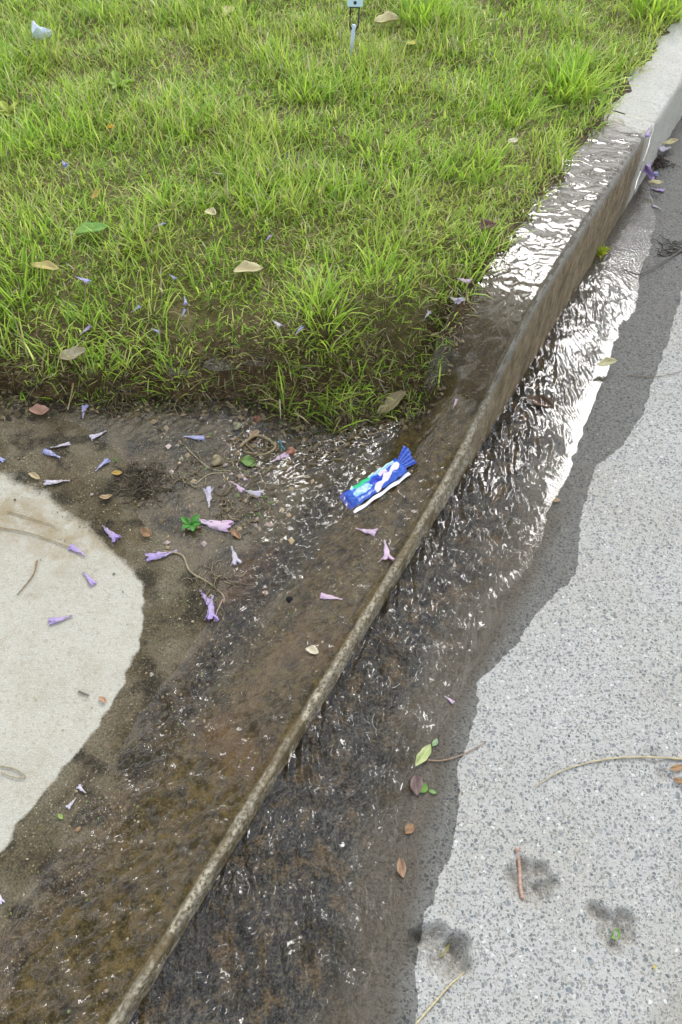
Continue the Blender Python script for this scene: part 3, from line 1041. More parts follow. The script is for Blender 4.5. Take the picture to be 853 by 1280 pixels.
TG = 'tufts of longer grass in the lawn'
for a in [
    (712, 118, 170, .075, .07, .15, .0050, 'largest bright green grass tuft, leaning over the far kerb edge'),
    (590, 215, 110, .06, .05, .11, .0042, 'dense green grass tuft beside the kerb, above the wet part of the kerb top'),
    (530, 25, 130, .07, .07, .14, .0055, 'broad bright grass tuft near the top edge, right of the marker stake'),
    (815, 22, 130, .09, .07, .15, .0060, 'coarse grass tuft in the top right corner beside the dry kerb'),
    (405, 400, 80, .04, .05, .12, .0040, 'tall grass tuft at the bank edge above the purple hooked blossom'),
    (480, 350, 90, .06, .04, .09, .0036, 'grass tuft in the middle of the lawn edge, nearest the corner of bank and kerb'),
    (330, 250, 80, .06, .04, .09, .0036, 'fresh green tuft below the glinting lawn puddle'),
    (470, 190, 90, .07, .05, .10, .0040, 'lush green tuft in the middle of the lawn'),
    (60, 180, 90, .07, .05, .10, .0040, 'green tuft in the left part of the lawn below the white paper scrap'),
    (30, 360, 60, .05, .05, .10, .0036, 'thin upright tuft at the left edge of the lawn above the bank'),
    (215, 470, 46, .035, .03, .07, .0032, 'small tuft hanging over the bank edge, next to the lawn edge puddle'),
    (120, 470, 46, .04, .03, .07, .0032, 'small tuft on the bank edge above the curled pink leaf'),
    (450, 470, 60, .05, .03, .07, .0034, 'low tuft on the bank edge left of the long tan leaf'),
    (640, 150, 80, .06, .05, .10, .0040, 'tuft left of the largest grass tuft, back from the kerb'),
    (385, 120, 70, .06, .05, .09, .0040, 'tuft in the lawn below the marker stake'),
]:
    tuft(*a, group=TG)
tuft(749, 322, 34, .009, .018, .042, .0060, 'little yellow green weed growing from the foot of the kerb face at the water edge', (1.25, 1.0, .6), 'kerb_weed', cat='weed', fn=road_s)
bpy.data.objects['kerb_weed'].location.z += .012

# ------------------------------------------------------------------ small builders


def tube(pts, radii, sides=6):
    """tube mesh arrays along pts"""
    pts = np.asarray(pts, float); n = len(pts)
    T = np.gradient(pts, axis=0); T /= np.linalg.norm(T, axis=1)[:, None] + 1e-9
    up = np.array([0, 0, 1.0]) if abs(T[0][2]) < .9 else np.array([1., 0, 0])
    V = []
    for i in range(n):
        s_ = np.cross(T[i], up); s_ /= np.linalg.norm(s_) + 1e-9
        b = np.cross(s_, T[i])
        for k in range(sides):
            a = 2 * math.pi * k / sides
            V.append(pts[i] + radii[i] * (math.cos(a) * s_ + math.sin(a) * b))
    V.append(pts[0]); V.append(pts[-1])
    q = [[i * sides + k, i * sides + (k + 1) % sides, (i + 1) * sides + (k + 1) % sides, (i + 1) * sides + k] for i in range(n - 1) for k in range(sides)]
    t = [[n * sides, (k + 1) % sides, k] for k in range(sides)] + [[n * sides + 1, (n - 1) * sides + k, (n - 1) * sides + (k + 1) % sides] for k in range(sides)]
    return np.array(V), np.array(q), np.array(t)


def frame_obj(o, a, b, roll=0.0):
    """lay the object's +X from ground point a to ground point b"""
    d = (b - a)
    x = d.normalized(); z = Vector((0, 0, 1)); y = z.cross(x).normalized(); z = x.cross(y)
    R = Matrix((x, y, z)).transposed().to_4x4()
    o.matrix_world = Matrix.Translation(a) @ R @ Matrix.Rotation(roll, 4, 'X')


def ends(p, q, lift=.002):
    a, b = hit(*p), hit(*q)
    a.z += lift; b.z += lift
    return a, b


# jacaranda blossoms: a curved trumpet with five lobes, limp and half flattened
def blossom_mesh(seed, tone, open_=1.0, flat=.55):
    r = random.Random(seed)
    ns, na = 13, 20
    ph = [r.uniform(-.25, .25) for _ in range(5)]
    curl = [r.uniform(.6, 1.3) for _ in range(5)]
    bendy = r.uniform(-.25, .25); droop = r.uniform(.0, .10)
    V, C = [], []
    pale, mid, deep = tone
    for i in range(ns):
        s_ = i / (ns - 1)
        if s_ < .18:
            rad = .030 + .02 * s_
        elif s_ < .62:
            rad = .034 + .115 * ss(.15, .6, s_)
        else:
            rad = .149 + .03 * ss(.6, .8, s_)
        for k in range(na):
            a = 2 * math.pi * k / na
            lobe = abs(math.sin(a * 2.5 + ph[0])) ** .6
            li = int((a * 5 / (2 * math.pi))) % 5
            x = s_; rr = float(rad)
            if s_ > .74:
                e = (s_ - .74) / .26
                rr += e ** 1.4 * .20 * open_ * curl[li] * (.35 + .65 * lobe)
                x = .74 + e * .26 * (.35 + .75 * lobe)
            wr = 1 + .10 * math.sin(a * 7 + s_ * 9 + seed)
            y = rr * math.cos(a) * wr + bendy * (s_ - .3) ** 2
            z = rr * math.sin(a) * flat * wr * (1.0 if s_ < .7 else 1.15)
            z += .10 * flat + .02 * math.sin(8 * s_ + seed)
            cx = float(perlin(x * 6 + seed, a * 1.6, seed)) * .09
            y += cx; z += abs(float(perlin(x * 9, a * 2.2 + seed, seed + 3))) * .09
            V.append((x, y, z))
            c = [pale[j] * (1 - s_) + mid[j] * s_ for j in range(3)]
            if s_ > .7:
                f = (s_ - .7) / .3 * .8 * (.5 + .5 * math.sin(a * 5 + seed))
                c = [c[j] * (1 - f) + deep[j] * f for j in range(3)]
            bf = max(0, float(perlin(x * 5, a * 1.3 + seed, seed + 9)) - .12) * 1.1
            c = [c[j] * (1 - bf) + (.42, .32, .26)[j] * bf for j in range(3)]
            C.append(c)
    V.append((-.01, 0, .10 * flat)); C.append(list(pale))
    q = [[i * na + k, i * na + (k + 1) % na, (i + 1) * na + (k + 1) % na, (i + 1) * na + k] for i in range(ns - 1) for k in range(na)]
    t = [[ns * na, (k + 1) % na, k] for k in range(na)]
    return np_mesh('blossom', np.array(V), q, t, None, M['petal'], True, np.array(C))


TON = {
    'lilac': ((.66, .62, .76), (.50, .46, .76), (.36, .31, .70)),
    'violet': ((.64, .52, .70), (.50, .38, .68), (.34, .24, .62)),
    'pink': ((.80, .64, .74), (.76, .56, .70), (.62, .42, .64)),
    'pale': ((.74, .68, .68), (.68, .63, .72), (.55, .50, .66)),
    'blue': ((.58, .58, .78), (.44, .46, .74), (.30, .31, .66)),
}

BG = 'fallen jacaranda blossoms'
# (base px, mouth px, tone, variant, label)
BL = [
    ((104, 524), (106, 508), 'lilac', 0, 'small upright lilac blossom under the bank, right of the curled pink leaf'),
    ((134, 540), (114, 549), 'pale', 2, 'white lilac blossom with spread lobes on wet driveway right of the curled pink leaf'),
    ((76, 573), (56, 564), 'blue', 1, 'bluish blossom on damp driveway below the curled pink leaf'),
    ((64, 561), (88, 556), 'pale', 1, 'faded brownish white blossom touching the bluish blossom on damp driveway'),
    ((120, 590), (135, 576), 'blue', 2, 'forked pale blue blossom left of the root tangle'),
    ((88, 602), (56, 606), 'pale', 1, 'flat washed out blossom at the upper edge of the dry slab'),
    ((129, 658), (148, 676), 'violet', 0, 'purple blossom on the upper right part of the dry slab, near the orange leaf curl'),
    ((108, 696), (89, 684), 'violet', 1, 'purple blossom at the end of the dry fibres on the pale slab'),
    ((104, 716), (119, 731), 'violet', 1, 'purple blossom in the middle of the dry slab pointing down right'),
    ((91, 771), (62, 779), 'violet', 1, 'thin pinkish blossom lying alone lowest on the dry slab'),
    ((222, 690), (184, 700), 'violet', 1, 'purple blossom at the upper end of the curved stem'),
    ((250, 738), (264, 758), 'violet', 1, 'crumpled upper blossom of the pair beside the dark channel'),
    ((266, 745), (262, 776), 'violet', 2, 'large purple blossom hanging at the lower end of the curved stem'),
    ((230, 547), (256, 549), 'blue', 1, 'thin lilac blossom in the muddy pool below the lawn puddles'),
    ((262, 636), (262, 612), 'pale', 0, 'white pink blossom in the muddy pool above the green sprig'),
    ((290, 603), (304, 615), 'pink', 1, 'pink left half of the blossom pair in the muddy pool'),
    ((303, 613), (326, 620), 'pale', 0, 'white right half of the blossom pair in the muddy pool'),
    ((341, 578), (358, 568), 'pink', 0, 'mauve blossom beside the orange fruit in the debris'),
    ((300, 590), (308, 602), 'pink', 1, 'small faded blossom among the twigs below the green leaf in the debris'),
    ((242, 650), (288, 664), 'pink', 1, 'long crumpled pink blossom right of the green sprig'),
    ((290, 684), (297, 706), 'pale', 0, 'pale mauve blossom at the lower end of the muddy pool'),
    ((445, 662), (470, 668), 'pink', 0, 'pink blossom on the brown apron just below the blue wrapper'),
    ((481, 677), (486, 702), 'pink', 2, 'pink bell shaped blossom standing mouth down next to the lip, below the wrapper'),
    ((428, 750), (401, 746), 'pink', 1, 'pink white blossom lying alone in the middle of the brown apron'),
    ((108, 992), (98, 984), 'pale', 0, 'small bluish blossom at the silty water edge, upper of the two'),
    ((96, 998), (88, 1008), 'pale', 2, 'small whitish blossom at the silty water edge, lower of the two'),
    ((-4, 1112), (3, 1130), 'pale', 0, 'pale blossom cut by the left edge of the photo on wet driveway'),
    ((-6, 570), (6, 577), 'blue', 0, 'bluish blossom cut by the left edge of the photo below the bank'),
    ((98, 358), (116, 366), 'lilac', 0, 'lilac blossom in the left of the lawn right of the yellow leaf'),
    ((167, 402), (179, 396), 'blue', 0, 'bluish blossom in the bare soil of the left lawn'),
    ((192, 422), (203, 428), 'lilac', 0, 'lilac blossom in the bare soil near the bank edge'),
    ((104, 430), (118, 421), 'violet', 1, 'purple blossom above the tan leaf on the bank edge'),
    ((233, 382), (236, 394), 'lilac', 0, 'pale lilac blossom, upper of two close together in bare soil'),
    ((229, 408), (235, 400), 'blue', 0, 'bluish blossom, lower of two close together in bare soil'),
    ((214, 354), (222, 362), 'lilac', 0, 'lilac blossom in thin grass left of the cream leaf'),
    ((342, 412), (352, 421), 'pale', 0, 'pale blossom in the grass above the lawn edge puddles'),
    ((371, 428), (379, 421), 'blue', 1, 'bluish blossom deep in the grass, beside the tall tuft at the bank edge'),
    ((529, 411), (536, 402), 'pale', 0, 'pale pink blossom at the lawn edge by the kerb'),
    ((570, 360), (585, 367), 'pink', 1, 'pinkish blossom lying on straw near the kerb'),
    ((562, 384), (572, 391), 'pale', 0, 'small pale blossom near the kerb, just below the one on straw'),
    ((332, 315), (340, 308), 'violet', 0, 'purple blossom in the middle of the lawn above the cream leaf'),
    ((194, 297), (210, 293), 'lilac', 1, 'lilac blossom in the lawn right of the broad green leaf'),
    ((437, 515), (442, 500), 'violet', 1, 'hooked purple blossom on the bank left of the long tan leaf'),
    ((566, 512), (572, 500), 'pink', 1, 'pink blossom on the brown shoulder of the kerb where it drops'),
    ((-3, 386), (5, 391), 'blue', 0, 'bluish blossom at the left edge of the photo in the lawn'),
    ((-2, 438), (3, 447), 'pale', 0, 'white blossom at the left edge of the photo above the bank'),
    ((270, 228), (280, 232), 'pale', 1, 'pale blossom in the lawn left of the glinting lawn puddle'),
    ((82, 214), (87, 222), 'blue', 0, 'small blue blossom high in the left lawn below the yellow flower'),
    ((556, 871), (567, 879), 'pink', 1, 'tiny pink blossom on the wet margin of the road gutter'),
    ((838, 186), (820, 190), 'pale', 2, 'cream blossom among the leaves where the gutter puddle ends'),
    ((812, 204), (802, 212), 'violet', 0, 'purple blossom among the leaves where the gutter puddle ends'),
    ((806, 214), (820, 219), 'blue', 2, 'bluish blossom beside the kerb at the head of the puddle'),
    ((810, 236), (830, 240), 'violet', 1, 'purple tipped blossom at the edge of the clear puddle'),
    ((812, 162), (808, 172), 'violet', 1, 'purple blossom in the gutter close to the photo top right edge'),
    ((826, 262), (816, 258), 'pale', 1, 'small washed blossom on the wet margin right of the clear puddle'),
]
for (p, q, tone, var, lab) in BL:
    a, b = ends(p, q, .002)
    if (b - a).length < .016:
        b = a + (b - a).normalized() * .018
    if p[1] < 500 and bank_d(a.x, a.y) > .02 and to_uv(a.x, a.y)[1] > KW:
        a.z += .022; b.z += .026
    bi = BL.index((p, q, tone, var, lab))
    me = blossom_mesh(100 + bi, TON[tone], (1.0, .35, 1.2)[var] * random.uniform(.5, 1.2), random.uniform(.28, .62))
    o = link('jacaranda_blossom', me, None, lab, 'blossom', BG)
    frame_obj(o, a, b, random.uniform(-.4, .4))
    L = (b - a).length
    o.scale = (L, min(L * 1.0, .040), min(L * 1.0, .034))
    o.scale = (L, max(L * .72, .014), max(L * .55, .011))


# leaves: curled blades with a raised midrib
def leaf_mesh(seed, col, col2, aspect=.4, curl=.3, fold=.2, shape=1.0, wav=.03):
    r = random.Random(seed)
    nl, nw = 15, 9
    V, C = [], []
    p1 = r.uniform(0, 6)
    for side in (0, 1):
        for i in range(nl):
            s_ = i / (nl - 1)
            w = aspect * .5 * (math.sin(math.pi * min(1, s_ ** shape)) ** .8) * (1 + .08 * math.sin(s_ * 17 + p1)) + .006
            for j in range(nw):
                t = -1 + 2 * j / (nw - 1)
                x = s_; y = w * t + .06 * math.sin(3 * s_ + p1)
                z = fold * abs(t) * w * 1.6 + curl * ((s_ - .5) ** 2) + wav * math.sin(9 * s_ + 3 * t + p1) * abs(t)
                z += (.014 if side == 0 else 0) * (1 if abs(t) > .99 or i in (0, nl - 1) else 1.0)
                if abs(t) < .05:
                    z -= .010
                V.append((x, y, z))
                f = .5 + .5 * math.sin(s_ * 6 + t * 2.5 + p1)
                sp = .8 if r.random() < .12 else 1
                c = [(col[k] * f + col2[k] * (1 - f)) * sp for k in range(3)]
                if abs(t) < .05:
                    c = [min(1, k * 1.25) for k in c]
                C.append(c)
    N = nl * nw
    q = []
    for i in range(nl - 1):
        for j in range(nw - 1):
            a = i * nw + j
            q.append([a, a + nw, a + nw + 1, a + 1]); q.append([N + a, N + a + 1, N + a + nw + 1, N + a + nw])
    for i in range(nl - 1):
        a = i * nw; q.append([a, N + a, N + a + nw, a + nw])
        a = i * nw + nw - 1; q.append([a, a + nw, N + a + nw, N + a])
    return np_mesh('leaf', np.array(V), q, None, None, M['petal'], True, np.array(C))


TAN = ((.52, .38, .24), (.36, .24, .13))
CREAM = ((.72, .66, .36), (.60, .50, .28))
YEL = ((.75, .66, .14), (.62, .50, .12))
ORG = ((.44, .27, .14), (.30, .17, .09))
PNK = ((.62, .38, .28), (.48, .27, .19))
GRN = ((.16, .34, .06), (.24, .42, .09))
BRN = ((.16, .10, .06), (.09, .055, .03))
PAP = ((.72, .80, .86), (.86, .90, .92))
LG = 'fallen leaves'
LV = [
    ((467, 40), (499, 38), CREAM, .62, .5, .5, 'large pale yellow curled leaf in the lawn right of the marker stake'),
    ((294, 354), (331, 348), CREAM, .50, .4, .5, 'cream coloured leaf on the lawn above the bank, widest of the lawn leaves'),
    ((44, 342), (77, 350), ((.62, .52, .20), (.50, .40, .16)), .35, .2, .3, 'narrow yellow leaf in the left lawn beside a lilac blossom'),
    ((98, 306), (140, 294), GRN, .50, .2, .3, 'broad green leaf lying in the left lawn'),
    ((38, 519), (64, 517), PNK, .70, 1.3, .5, 'curled pinkish tan leaf at the foot of the bank on the left'),
    ((78, 458), (113, 450), ((.50, .44, .30), (.40, .32, .2)), .5, .3, .4, 'dull tan leaf caught in grass on the bank edge'),
    ((470, 518), (510, 494), ((.50, .42, .24), (.36, .28, .15)), .34, .3, .5, 'long tan folded leaf lying on the bank beside the kerb'),
    ((521, 960), (536, 930), ((.62, .66, .32), (.48, .56, .22)), .34, .2, .4, 'yellow green willow shaped leaf at the edge of the stream'),
    ((523, 996), (517, 970), ((.30, .21, .19), (.20, .14, .12)), .55, .5, .7, 'shrivelled dark mauve leaf below the yellow green leaf at the stream edge'),
    ((524, 992), (532, 980), GRN, .7, .2, .3, 'small green leaf piece beside the shrivelled leaf'),
    ((536, 988), (546, 992), ((.30, .48, .16), (.22, .38, .1)), .4, .2, .3, 'tiny green leaflet right of the shrivelled leaf'),
    ((541, 934), (546, 924), ((.38, .52, .3), (.3, .42, .2)), .5, .2, .3, 'tiny pale green leaflet above the thin twig at the stream edge'),
    ((507, 1043), (516, 1030), ORG, .65, .4, .4, 'small oval orange leaf on the dark stream edge'),
    ((506, 1098), (498, 1074), ((.50, .33, .20), (.34, .21, .13)), .45, .8, .6, 'orange brown twisted leaf, lowest on the stream edge'),
    ((382, 813), (399, 817), ((.72, .66, .50), (.60, .52, .36)), .6, .2, .3, 'small cream leaf piece on the brown apron near the lip'),
    ((125, 872), (133, 880), ((.60, .34, .20), (.5, .28, .16)), .45, .3, .4, 'short orange bark flake at the edge of the dry slab'),
    ((140, 594), (154, 592), ((.60, .40, .10), (.5, .32, .08)), .5, .4, .4, 'mustard yellow leaf beside the root tangle'),
    ((125, 624), (142, 622), ((.55, .40, .22), (.45, .3, .16)), .4, .9, .5, 'tan crescent leaf below the mustard yellow leaf'),
    ((36, 594), (52, 600), ((.60, .50, .28), (.48, .38, .2)), .35, .3, .4, 'straw coloured leaf on the damp upper slab edge'),
    ((180, 662), (190, 674), ORG, .6, 1.8, .4, 'orange curl of leaf on the damp slab below the root tangle'),
    ((289, 663), (300, 676), ORG, .35, .6, .5, 'small orange brown leaf at the end of the long crumpled pink blossom'),
    ((300, 577), (322, 582), ((.16, .30, .07), (.22, .36, .1)), .6, .2, .3, 'green leaf under the debris in the muddy pool'),
    ((656, 500), (692, 512), BRN, .40, .3, .4, 'dark wet leaf lying in the glittering stream'),
    ((742, 466), (768, 462), ((.62, .58, .34), (.5, .46, .26)), .4, .4, .4, 'pale yellow leaf on the wet margin right of the stream'),
    ((824, 190), (845, 186), CREAM, .40, .4, .4, 'cream leaf at the right edge where the gutter puddle ends'),
    ((807, 239), (826, 238), CREAM, .45, .5, .4, 'cream leaf at the edge of the clear puddle'),
    ((118, 262), (130, 248), ((.50, .30, .08), (.4, .22, .06)), .4, .3, .3, 'orange brown leaf standing in the left lawn'),
    ((509, 67), (521, 64), YEL, .7, .2, .3, 'small bright yellow leaf in the lawn below the large pale yellow leaf'),
    ((315, 6), (328, 13), CREAM, .5, .3, .4, 'cream leaf at the top edge of the lawn left of the marker stake'),
    ((282, 33), (288, 20), CREAM, .4, .3, .4, 'narrow cream leaf standing near the top edge of the lawn'),
    ((343, 6), (365, 12), ((.42, .22, .12), (.30, .16, .1)), .4, .3, .4, 'reddish brown leaf at the top edge of the lawn'),
    ((258, 276), (272, 281), CREAM, .6, .3, .4, 'small cream leaf in the lawn below the pale blossom'),
    ((600, 300), (618, 292), ((.13, .045, .03), (.09, .03, .02)), .7, .3, .4, 'dark maroon leaf at the grass edge by the kerb'),
    ((632, 190), (646, 186), ((.66, .62, .44), (.55, .5, .3)), .5, .3, .4, 'pale leaf in the grass beside the kerb tuft'),
    ((836, 962), (853, 958), ((.50, .32, .16), (.4, .24, .12)), .4, .4, .4, 'tan leaf at the end of the long dry stem, upper of two'),
    ((840, 975), (856, 978), ORG, .45, .4, .4, 'rust coloured leaf below the end of the long dry stem'),
    ((60, 1288), (70, 1284), TAN, .4, .4, .4, 'tan leaf below the bottom edge of the picture on the apron'),
    ((700, 626), (690, 628), TAN, .5, .3, .4, 'small tan leaf on the wet margin of the gutter'),
    ((762, 1172), (774, 1164), GRN, .5, .2, .3, 'green leaf bit lying in the right hand paw print'),
    ((548, 1196), (562, 1180), ((.42, .40, .16), (.3, .26, .1)), .25, .3, .4, 'yellowish leaf sliver in the muddy paw print'),
    ((816, 1206), (820, 1212), YEL, .5, .3, .3, 'tiny yellow leaf by the joint of the road'),
    ((74, 1018), (80, 1024), ((.35, .5, .12), (.3, .4, .1)), .5, .2, .3, 'tiny green leaflet in the silty water below the small blossoms'),
    ((96, 1040), (102, 1034), ORG, .6, .3, .3, 'tiny red brown leaflet in the silty water'),
    ((325, 540), (312, 552), TAN, .4, .3, .4, 'tan leaf fragment between the two round fruits in the debris'),
]
LV = [l for l in LV if 'below the bottom edge' not in l[-1]]
for i, (p, q, cc, asp, curl, fold, lab) in enumerate(LV):
    a, b = ends(p, q, .003)
    o = link('fallen_leaf', leaf_mesh(i, cc[0], cc[1], asp * 1.1, curl, fold), None, lab, 'leaf', LG)
    frame_obj(o, a, b, random.uniform(-.15, .15))
    L = (b - a).length
    if hit(*p).y > 1.15 and p[1] < 470 and L > 0:
        o.location.z += .020
    o.scale = (L, L, L * .8)

# scrap of paper
a, b = ends((46, 62), (70, 56), .02)
o = link('paper_scrap', leaf_mesh(99, PAP[0], PAP[1], .85, .8, .9, .7, .09), None, 'crumpled white paper scrap in the top left of the lawn', 'litter')
frame_obj(o, a, b); o.scale = ((b - a).length,) * 3

# yellow flower in the lawn
def flower_mesh():
    V, T, C = [], [], []
    for k in range(9):
        a = 2 * math.pi * k / 9
        i = len(V)
        V += [(0, 0, .002), (.006 * math.cos(a - .3), .006 * math.sin(a - .3), .004), (.011 * math.cos(a), .011 * math.sin(a), .003), (.006 * math.cos(a + .3), .006 * math.sin(a + .3), .004)]
        T += [[i, i + 1, i + 2], [i, i + 2, i + 3]]; C += [(.75, .36, .02)] + [(.85, .50, .03)] * 3
    return np_mesh('flower_head', np.array(V), None, T, None, M['petal'], False, np.array(C))


p = hit(143, 174); p.z += .03
fl_ = link('yellow_flower', None, None, 'single small orange yellow flower in the left lawn', 'flower', loc=p)
link('flower_head', flower_mesh(), fl_)
V, q, t = tube([(0, 0, -.035), (.002, 0, -.015), (0, 0, .001)], [.0009] * 3, 5)
link('stem', np_mesh('stem', V, q, t, None, M['grass'], True, np.tile([.15, .25, .05], (len(V), 1))), fl_)


def rosette(px, py, n, L, wid, cc, label):
    c = hit(px, py); c.z += .006
    root = link('broadleaf_weed', None, None, label, 'weed', loc=c)
    for k in range(n):
        me = leaf_mesh(700 + k + px, cc[0], cc[1], wid, -.25, .3, 1.2)
        o = link('leaf', me, root)
        o.rotation_euler = (random.uniform(-.3, .3), random.uniform(-.7, -.25), 2 * math.pi * k / n + random.uniform(-.3, .3))
        s_ = L * random.uniform(.7, 1.15); o.scale = (s_, s_, s_)


YG = ((.30, .46, .06), (.40, .52, .09))
rosette(152, 112, 7, .050, .36, YG, 'yellow green broadleaf weed in the upper left lawn')
rosette(12, 146, 6, .042, .42, ((.52, .58, .10), (.42, .5, .08)), 'pale yellow weed at the left edge of the lawn')
rosette(240, 658, 5, .026, .5, ((.07, .26, .04), (.12, .36, .06)), 'small bright green sprig in the muddy pool beside the crumpled pink blossom')
rosette(510, 58, 5, .025, .4, YG, 'light green weed seedling near the small bright yellow leaf')

# round fruits
def pod_mesh(seed, col):
    n, m = 9, 14
    V, C = [], []
    for i in range(n):
        th = math.pi * i / (n - 1)
        for k in range(m):
            a = 2 * math.pi * k / m
            r = 1 + .10 * math.sin(3 * a + seed) + .07 * math.sin(5 * th + seed * 2 + 2 * a)
            V.append((r * math.sin(th) * math.cos(a), r * math.sin(th) * math.sin(a), .75 * r * math.cos(th)))
            f = .7 + .3 * math.sin(2 * a + seed + th * 3)
            C.append([c * f for c in col])
    q = [[i * m + k, i * m + (k + 1) % m, (i + 1) * m + (k + 1) % m, (i + 1) * m + k] for i in range(n - 1) for k in range(m)]
    return np_mesh('fruit', np.array(V), [f[::-1] for f in q], None, None, M['petal'], True, np.array(C))


for i, (px, py, r, col, lab) in enumerate([
        (322, 525, .0085, (.34, .17, .10), 'reddish brown round fruit at the foot of the bank'),
        (297, 534, .0100, (.42, .38, .24), 'cream and brown round fruit left of the reddish one'),
        (272, 578, .0125, (.46, .38, .22), 'largest round tan fruit in the debris of the muddy pool'),
        (364, 566, .0095, (.60, .28, .18), 'salmon orange fruit beside the mauve blossom'),
        (227, 575, .0050, (.50, .46, .30), 'tiny cream pebble left of the largest tan fruit'),
        (222, 558, .0040, (.50, .46, .34), 'tiny cream pebble under the thin lilac blossom'),
        (332, 742, .0055, (.52, .33, .2), 'small tan pebble at the head of the dark channel'),
        (362, 750, .0062, (.012, .01, .01), 'black round pebble on the brown apron right of the dark channel'),
        (190, 844, .0038, (.60, .54, .46), 'small white pebble on the damp slab by the silty edge')]):
    p = hit(px, py); p.z += r * .45
    o = link('round_fruit' if i < 4 else 'pebble', pod_mesh(i, col), None, lab, 'fruit' if i < 4 else 'pebble', loc=p)
    o.scale = (r, r, r)

# twigs and stems ---------------------------------------------------
def stick(name, pix_pts, r0, r1, col, label, cat='twig', group='dry twigs and stems', lift=.003, wob=.0, arch=0.0):
    P = [hit(*p) for p in pix_pts]
    pts = []
    n = 26
    L = len(P) - 1
    for i in range(n):
        f = i / (n - 1) * L; k = min(int(f), L - 1); t = f - k
        p0 = P[max(k - 1, 0)]; p1 = P[k]; p2 = P[k + 1]; p3 = P[min(k + 2, L)]
        v = .5 * ((2 * p1) + (p2 - p0) * t + (2 * p0 - 5 * p1 + 4 * p2 - p3) * t * t + (3 * p1 - p0 - 3 * p2 + p3) * t ** 3)
        pts.append([v.x + wob * random.uniform(-1, 1), v.y + wob * random.uniform(-1, 1), v.z + lift + arch * math.sin(math.pi * i / (n - 1))])
    pts = np.array(pts); c = pts[0].copy()
    rad = np.linspace(r0, r1, n) * (1 + .12 * np.sin(np.arange(n) * 1.7))
    V, q, t = tube(pts - c, rad, 6)
    cc = np.array(col)[None, :] * (1 + .18 * np.sin(np.arange(len(V)) * .37))[:, None]
    return link(name, np_mesh(name, V, q, t, None, M['litter'], True, cc), None, label, cat, group, loc=Vector(c))


stick('twig', [(646, 1060), (649, 1085), (650, 1108), (653, 1124)], .0030, .0026, (.52, .33, .24), 'thick pinkish brown stick lying across the upper paw print')
stick('dry_stem', [(668, 985), (700, 965), (750, 951), (800, 947), (860, 950)], .0007, .0020, (.50, .42, .26), 'long curved straw stem on the dry road concrete')
stick('twig', [(535, 951), (555, 951), (580, 943), (606, 929)], .0012, .0008, (.34, .23, .14), 'thin bent brown twig crossing from stream edge to dry concrete')
stick('twig', [(548, 1248), (522, 1278), (510, 1296)], .0014, .0012, (.58, .50, .28), 'yellow straw at the bottom edge below the muddy paw print')
stick('twig', [(580, 1216), (562, 1232), (548, 1248)], .0010, .0013, (.56, .47, .26), 'yellow straw beside the muddy paw print')
stick('twig', [(47, 702), (42, 720), (22, 745)], .0018, .0009, (.28, .20, .10), 'bent brown twig on the upper dry slab')
stick('twig', [(99, 865), (112, 870)], .0018, .0014, (.20, .16, .12), 'short grey twig left of the orange bark flake')
stick('twig', [(0, 958), (20, 962), (33, 972), (18, 972), (2, 966)], .0012, .0008, (.36, .30, .18), 'looped dry tendril at the left edge of the dry slab')
stick('root', [(205, 690), (228, 695), (238, 715), (262, 730), (279, 745), (280, 755)], .0020, .0012, (.34, .27, .16), 'curved pale stem joining two purple blossoms on the damp slab')
stick('root', [(279, 750), (272, 765), (268, 778)], .0012, .0007, (.46, .30, .24), 'short pink stalk beside the large purple blossom')
stick('twig', [(0, 660), (40, 668), (80, 682), (100, 690)], .0012, .0008, (.34, .26, .14), 'long dry fibre on the upper slab reaching a purple blossom')
stick('twig', [(10, 640), (60, 655), (70, 660)], .0010, .0006, (.32, .24, .12), 'short dry fibre near the left edge of the upper slab')
stick('twig', [(780, 338), (800, 345), (830, 328), (856, 312)], .0016, .0022, (.14, .12, .10), 'dark forked twig on the wet road at the right edge', arch=.004)
stick('twig', [(784, 470), (820, 472), (850, 466)], .0010, .0008, (.22, .17, .12), 'fine twig on the wet margin near the right edge')
stick('straw', [(94, 484), (91, 500), (87, 517)], .0020, .0014, (.40, .30, .15), 'upright straw leaning on the bank beside the curled pink leaf', lift=.012)
stick('straw', [(548, 345), (563, 365), (588, 385)], .0012, .0009, (.42, .34, .2), 'dry straw at the lawn edge by the kerb', lift=.012)
stick('straw', [(233, 560), (262, 586), (290, 590)], .0012, .0008, (.40, .34, .2), 'pale straw fork in the debris below the largest tan fruit')
stick('straw', [(245, 606), (262, 594), (285, 592)], .0012, .0008, (.40, .34, .2), 'second pale straw meeting the straw fork in the debris')
stick('root', [(300, 560), (322, 548), (345, 562), (330, 572), (305, 566)], .0030, .0018, (.30, .23, .12), 'looped brown root in the debris left of the salmon orange fruit', arch=.01)
stick('straw', [(430, 470), (436, 490), (428, 505)], .0010, .0008, (.42, .36, .2), 'dry straw hanging down the bank above the hooked blossom', lift=.01)
stick('ribbon_scrap', [(350, 552), (353, 560), (356, 562)], .0020, .0016, (.02, .28, .38), 'tiny turquoise plastic scrap above the mauve blossom', 'litter', None)


